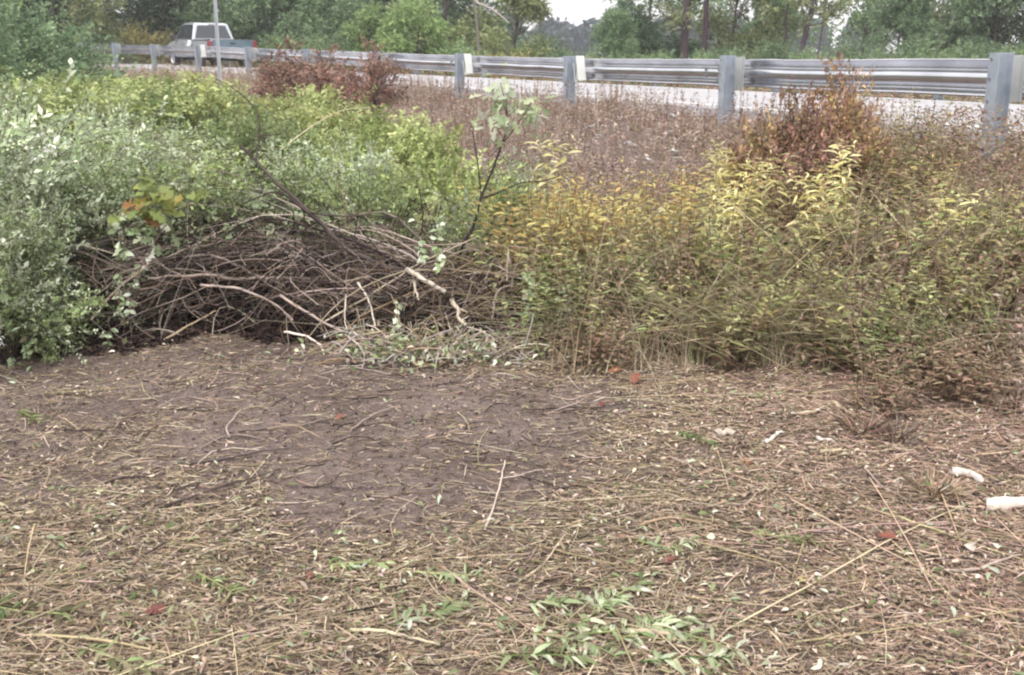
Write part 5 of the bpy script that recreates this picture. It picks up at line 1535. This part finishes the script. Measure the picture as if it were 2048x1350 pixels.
# ------------------------------------------------------------------ single things on the ground
def gp3(px, py, up=.012):
    p = on_ground(px, py); p[2] += up; return p
def stick(label, a, b, r, P=C_GREYB, bend=.03, tw=1, group=None, name='fallen_stick', up=.014):
    A_, B_ = gp3(*a, up), gp3(*b, up)
    d = B_ - A_; s = np.array([-d[1], d[0], 0]) * rng.normal(0, bend * 3) * (.25 if np.linalg.norm(d) > .45 else 1)
    mid1, mid2 = A_ + d * .35 + s, A_ + d * .7 + s * .6
    for m_ in (mid1, mid2): m_[2] = float(gz(np.array([m_[0]]), np.array([m_[1]]))[0]) + up + rng.random() * .008
    return branch(label, [A_, mid1, mid2, B_], r, r * .5, P, tw, name, 'stick', group, m=12, sides=6, tl=.25)
ST = [('dark forked stick lying on the bare soil left of centre', (380, 935), (580, 905), .006, C_DARKB), ('dark stick just below it on the bare soil', (330, 1020), (560, 945), .005, C_DARKB),
      ('short dark stick on the soil at the left', (210, 975), (300, 965), .005, C_DARKB), ('thin dark stick at the left edge of the bare soil', (130, 866), (215, 872), .005, C_DARKB),
      ('curved pale twig near the middle of the bare soil', (535, 865), (640, 882), .004, C_TAN), ('grey curved twig on the bare soil, upper middle', (460, 880), (482, 825), .004, C_GREYB),
      ('long thin twig on the soil below the heap', (700, 870), (790, 820), .005, C_GREYB), ('brown stick on the soil in front of the splinters', (620, 800), (840, 798), .005, C_STEM),
      ('brown twig lying right of the bare soil', (960, 805), (1010, 805), .005, C_DARKB), ('long pale cut stem across the lower middle, slanting down right', (880, 1140), (1150, 1330), .0028, P_STR),
      ('long stem sweeping across the lower right corner', (1580, 1295), (2048, 1230), .003, P_STR), ('long pale stem slanting up to the right', (1050, 1165), (1130, 1080), .0045, P_STR),
      ('long greenish stem rising to the right across the lower right', (1450, 1270), (1950, 1010), .0028, P_STR), ('pale cut stem in the lower left of the litter', (700, 1270), (880, 1300), .006, C_TAN),
      ('long straw stem along the bottom left', (60, 1280), (420, 1330), .0045, P_STR), ('bent grey stem near the bottom centre', (970, 1065), (1010, 930), .0045, C_GREYB),
      ('brown thick stick at the lower right of the green leaves', (1230, 1235), (1330, 1275), .009, C_STEM), ('pale thick stalk lying at the bottom centre', (1260, 1275), (1390, 1290), .007, C_TAN),
      ('cut pale stalk stub right of centre', (1590, 835), (1660, 815), .007, C_TAN), ('short thick pale stub beside the root clump', (1665, 812), (1715, 845), .010, C_TAN),
      ('flat pale piece of wood left of the root clump', (1530, 893), (1565, 873), .010, C_PALE * .9), ('short white split piece by the root clump', (1632, 882), (1670, 890), .009, C_PALE * .9),
      ('pale stalk lying below the root clump', (1640, 912), (1692, 908), .008, C_TAN), ('long tan stalk lying right of the bare soil', (1280, 1060), (1440, 1062), .005, C_TAN),
      ('grey stick in the litter at the right', (1880, 1150), (2040, 1120), .006, C_GREYB), ('second long stem at the right edge of the litter', (1720, 1020), (2048, 1130), .0045, P_STR)]
for lb, a, b, r, P in ST:
    stick(lb, a, b, r, P)
for i in range(26):
    px, py = rng.uniform(200, 1150), rng.uniform(740, 1010)
    an = rng.normal(0, .5); l = rng.uniform(50, 150)
    stick('thin brown twig lying loose on the bare soil', (px, py), (px + l * math.cos(an), py + l * math.sin(an) * .4), .0028, np.vstack([C_STEM, C_DARKB, C_GREYB]), .06, 2, 'thin twigs on the bare soil', 'fallen_twig', .006)

def fallen_leaf(label, px, py, n, L, W, P, tpl=LEAF_L, group=None, name='fallen_leaf', cat='leaf'):
    p = gp3(px, py, .018)
    A = Acc()
    n = 1; O = p[None]
    A.add(*leaves(O, rng.standard_normal((n, 3)) * np.array([1, .7, .2]), np.array([0, -.35, 1.]) + .3 * rng.standard_normal((n, 3)), L, W, pick(rng, P, n, .1), tpl))
    return tag(A.obj(name, M_LEAF), label, cat, group)
PR = pal('#a8605a', '#9c5a4a', '#b5705f', k=.6); PO2 = pal('#b8693f', '#c07a52', k=.6)
for lb, px, py, n, L, P in (('orange red fallen leaf at the far edge of the clearing', 1215, 750, 2, .07, PO2), ('crumpled dark red leaves below the orange one', 1268, 777, 3, .08, PR), ('small orange leaf right of the bare soil', 1085, 836, 2, .05, PO2),
                            ('pinkish brown leaf on the bare soil', 690, 838, 2, .045, PR), ('red brown leaf in the litter, bottom left of centre', 627, 1167, 2, .05, PR), ('tiny reddish leaf near the top of the bare soil', 520, 786, 1, .05, PR),
                            ('dull red leaf in the litter right of centre', 1205, 812, 2, .045, PR * .9), ('red leaf low in the right hand litter', 1755, 1080, 2, .06, PR), ('brownish red leaf near the right edge', 1985, 1165, 2, .07, PR),
                            ('orange brown leaf left of the root clump', 1490, 935, 2, .055, PO2), ('rust red leaf pair at the bottom left', 290, 1240, 2, .06, PR * .8), ('dull red leaf in the middle of the lower litter', 1325, 1140, 2, .06, PR)):
    fallen_leaf(lb, px, py, n, L, L * .8, P)
for lb, px, py, L in (('round cream coloured leaf left of the right edge', 1935, 1098, .045), ('small cream leaf beside the round cream one', 1990, 1100, .035), ('cream leaf, left of a row of pale leaves', 1430, 1085, .03),
                      ('largest cream leaf in the row of pale leaves', 1573, 1087, .035), ('pale leaf cluster right of the bare soil', 1385, 970, .04), ('pale broad leaf at the very bottom right of the green leaves', 1420, 1330, .09),
                      ('white leaf scrap on the left litter', 320, 1035, .025), ('yellow leaf curled in the right litter', 1595, 1170, .05)):
    fallen_leaf(lb, px, py, 2 if 'cluster' in lb else 1, L, L * .8, pal('#e3dec8', '#d9d5b6', k=.8) if 'yellow' not in lb else G_YEL, LEAF_F)
# green leafy stems cut and lying at the bottom
def green_sprig(label, px, py, L, ang, n, ll, lw, P, seed):
    p = gp3(px, py, .03)
    root = empty('cut_green_stem', (0, 0, 0), 0, label, 'cut plant', 'green leafy stems cut and lying on the litter')
    S, B = Acc(), Acc()
    d = np.array([math.cos(ang), math.sin(ang), .05])
    c = resample([p - d * L / 2, p + rng.normal(0, .012, 3), p + d * L / 2], 9)
    c[:, 2] = gz(c[:, 0], c[:, 1]) + .018
    S.add(*tubes(c[None], np.linspace(.004, .0018, 9)[None], pick(rng, G_LIME * .9, 1), 5)); S.obj('stem', M_LEAF, root)
    t = rng.random(n); O = np.stack([np.interp(t * 8, np.arange(9), c[:, i]) for i in range(3)], -1)
    s = np.array([-d[1], d[0], 0])
    D = d * .7 + s * np.where(rng.random((n, 1)) < .5, 1, -1) + np.array([0, 0, .04]) + .42 * rng.standard_normal((n, 3)) * np.array([1, 1, .35])
    B.add(*leaves(O, D, np.array([0, -.2, 1.]) + .45 * rng.standard_normal((n, 3)), ll * (.6 + .6 * rng.random(n)), lw * (.6 + .6 * rng.random(n)), pick(rng, P, n, .12), LEAF_D if seed % 3 == 0 else LEAF_F)); B.obj('leaves', M_LEAF, root)
P_FG = pal('#b3c08f', '#a0b07c', '#c5d0a8', '#8fa06a', '#d6debe', k=.70)
GS = [(1195, 1235, 'left of the bright group'), (1255, 1275, 'in the middle of the bright group'), (1310, 1265, 'upper right of the bright group'), (1150, 1305, 'at the lower left of the bright group'), (1390, 1290, 'right of the bright group near the bottom'),
      (1140, 1215, 'at the top left of the bright group'), (890, 1160, 'alone left of the group, standing out pale'), (1240, 1200, 'behind the bright group'), (1090, 1330, 'at the bottom edge, left of the group'), (1370, 1335, 'at the bottom edge, right of the group'),
      (860, 1240, 'dark green in the bottom centre left'), (1330, 1090, 'small, right of centre above the group'), (720, 1140, 'flat green at the left of centre'), (430, 1180, 'small and dull at the lower left'), (60, 1240, 'dull green at the bottom left corner'), (230, 1330, 'pale at the bottom edge, far left'),
      (60, 840, 'at the left edge beside the bare soil'), (1390, 885, 'bright, right of the bare soil'), (1500, 800, 'long and narrow at the foot of the weeds'), (1560, 1085, 'yellowish in the right hand litter')]
for i, (px, py, lb) in enumerate(GS):
    big = 1 if py > 1180 else .75
    green_sprig('green cut leafy stem ' + lb, px, py, .24 * big, rng.uniform(-.8, .8), 22, .066 * big, .0135 * big, P_FG if i < 12 else np.vstack([G_MID, G_OLIVE]), i)

# low root clump and splintered stump at the right
def clump(px, py, label, name, n, P, H, spread, rr):
    p = gp3(px, py, 0)
    A = Acc()
    a = rng.random(n) * 2 * PI
    t = np.linspace(0, 1, 6)
    d = np.stack([np.cos(a) * spread * (.3 + rng.random(n)), np.sin(a) * spread * (.3 + rng.random(n)), H * (.3 + .8 * rng.random(n))], -1)
    B = p + np.stack([np.cos(a), np.sin(a), 0 * a], -1) * .04 * rng.random((n, 1)) + np.array([0, 0, -.01])
    Pp = B[:, None] + d[:, None] * t[None, :, None] + np.cumsum(rng.standard_normal((n, 6, 3)) * .003, 1)
    Pp[..., 2] = np.maximum(Pp[..., 2], gz(Pp[..., 0], Pp[..., 1]))
    A.add(*tubes(Pp, rr * (.35 + .8 * rng.random((n, 1))) * np.linspace(1, .18, 6)[None], pick(rng, P, n, .22), 3))
    return tag(A.obj(name, M_WOOD), label, 'stump')
clump(1725, 865, 'reddish brown root clump of cut stalks at the edge of the weeds', 'root_clump', 70, np.vstack([G_RUST, C_STEM, C_TAN * .8]), .10, .13, .006)
clump(1790, 880, 'greyish root clump right of the reddish brown one', 'root_clump', 60, np.vstack([C_STEM, C_GREYB]), .12, .12, .004)
clump(1870, 985, 'splintered pale stump sticking up in the right hand litter', 'splintered_stump', 90, np.vstack([C_TAN, C_PALE * .75, C_TAN * .8, G_WARM]), .075, .10, .007)
clump(1800, 990, 'low splinters left of the splintered pale stump', 'splintered_stump', 40, C_TAN * .9, .04, .12, .005)
# white weathered log at the right edge
PA = np.vstack([C_PALE * .8, C_PALE * .7, pal('#b9b0a4', k=.62)])
lg = branch('white peeled log cut off by the right edge', [gp3(1972, 1024, .022), gp3(2015, 1022, .024), gp3(2110, 1012, .026), gp3(2200, 1004, .028)], .021, .026, PA, 0, 'white_log', 'log', m=14, sides=12)
branch('short white chip of bark lying right of the bare soil', [gp3(1430, 877, .014), gp3(1450, 875, .016), gp3(1468, 876, .014)], .016, .012, PA, 0, 'white_chip', 'wood chip', m=6, sides=9)
branch('grey white piece of wood behind the splintered stump', [gp3(1900, 955, .02), gp3(1935, 958, .022), gp3(1965, 975, .015)], .018, .010, PA * .85, 0, 'white_chip', 'wood chip', m=8, sides=9)

# pale crumpled litter on the bank
M_PAPER = noise_mat('crumpled_paper', (.62, .61, .60), (.78, .77, .76), 20, .7, .3)
def scrap(label, px, py, s, wide=1.6):
    p = gp3(px, py, .05)
    bm = bmesh.new(); bmesh.ops.create_grid(bm, x_segments=7, y_segments=7, size=s * 1.7)
    for v in bm.verts:
        v.co.x *= wide * rng.uniform(.75, 1.1); v.co.y *= rng.uniform(.6, 1.1)
        v.co.z = rng.normal(0, s * .28)
    me = bpy.data.meshes.new('paper_scrap'); bm.to_mesh(me); bm.free(); me.materials.append(M_PAPER)
    o = bpy.data.objects.new('paper_scrap', me); col.objects.link(o); o.location = p; o.rotation_euler = (R(rng.uniform(15, 45)), R(rng.uniform(-15, 15)), rng.uniform(0, 3))
    sm = o.modifiers.new('solid', 'SOLIDIFY'); sm.thickness = .002
    tag(o, label, 'litter')
for lb, px, py, s, w in (('white crumpled scrap on the bank, leftmost of the bright ones', 1262, 297, .026, 1.7), ('white scrap, upper one right of the slender tall weed', 1350, 313, .028, 1.3), ('small white scrap below the upper one', 1300, 330, .022, 1.5),
                         ('white scrap at the right of the group on the bank', 1355, 327, .018, 1.4), ('tiny white scrap under the rail between two posts', 1342, 238, .024, 1.8), ('small pale scrap left of the tiny one', 1238, 244, .016, 1), ('white scrap among the shrubs behind the sapling', 882, 282, .03, 1.5),
                         ('small white scrap on the bank near the last post', 1862, 307, .02, 1.6), ('pale scrap low between the second post and the rusty shrub', 1580, 250, .022, 1.6), ('small pale scrap beside the slender tall weed', 1198, 280, .018, 1.5)):
    scrap(lb, px, py, s, w)
# small stones on the bank
rs_ = np.random.default_rng(9)
for i in range(24):
    px, py = rs_.uniform(1150, 1990), rs_.uniform(235, 345)
    p = gp3(px, py, .02)
    bm = bmesh.new(); bmesh.ops.create_icosphere(bm, subdivisions=2, radius=rs_.uniform(.012, .026))
    for v in bm.verts: v.co *= rs_.uniform(.8, 1.15); v.co.z *= .7
    me = bpy.data.meshes.new('stone'); bm.to_mesh(me); bm.free(); me.materials.append(M_ROAD)
    o = bpy.data.objects.new('stone', me); col.objects.link(o); o.location = p
    tag(o, 'small pale stone on the dry bank below the guardrail', 'stone', 'stones on the bank')

# ------------------------------------------------------------------ damp late-summer air
me = bpy.data.meshes.new('haze')
hx0, hx1, hy0, hy1, hz0, hz1 = -430, 430, -310, 530, -2, 14
me.from_pydata([(x, y, z) for x in (hx0, hx1) for y in (hy0, hy1) for z in (hz0, hz1)], [], [(0, 1, 3, 2), (4, 6, 7, 5), (0, 4, 5, 1), (2, 3, 7, 6), (0, 2, 6, 4), (1, 5, 7, 3)])
hzm = bpy.data.materials.new('haze'); hzm.use_nodes = True
nt = hzm.node_tree; nt.nodes.remove(nt.nodes['Principled BSDF'])
pv = nt.nodes.new('ShaderNodeVolumePrincipled'); pv.inputs['Density'].default_value = .0011; pv.inputs['Color'].default_value = (.93, .94, .97, 1); pv.inputs['Anisotropy'].default_value = .2
nt.links.new(pv.outputs[0], nt.nodes['Material Output'].inputs['Volume'])
me.materials.append(hzm)
ho = bpy.data.objects.new('haze', me); col.objects.link(ho); ho['kind'] = 'stuff'
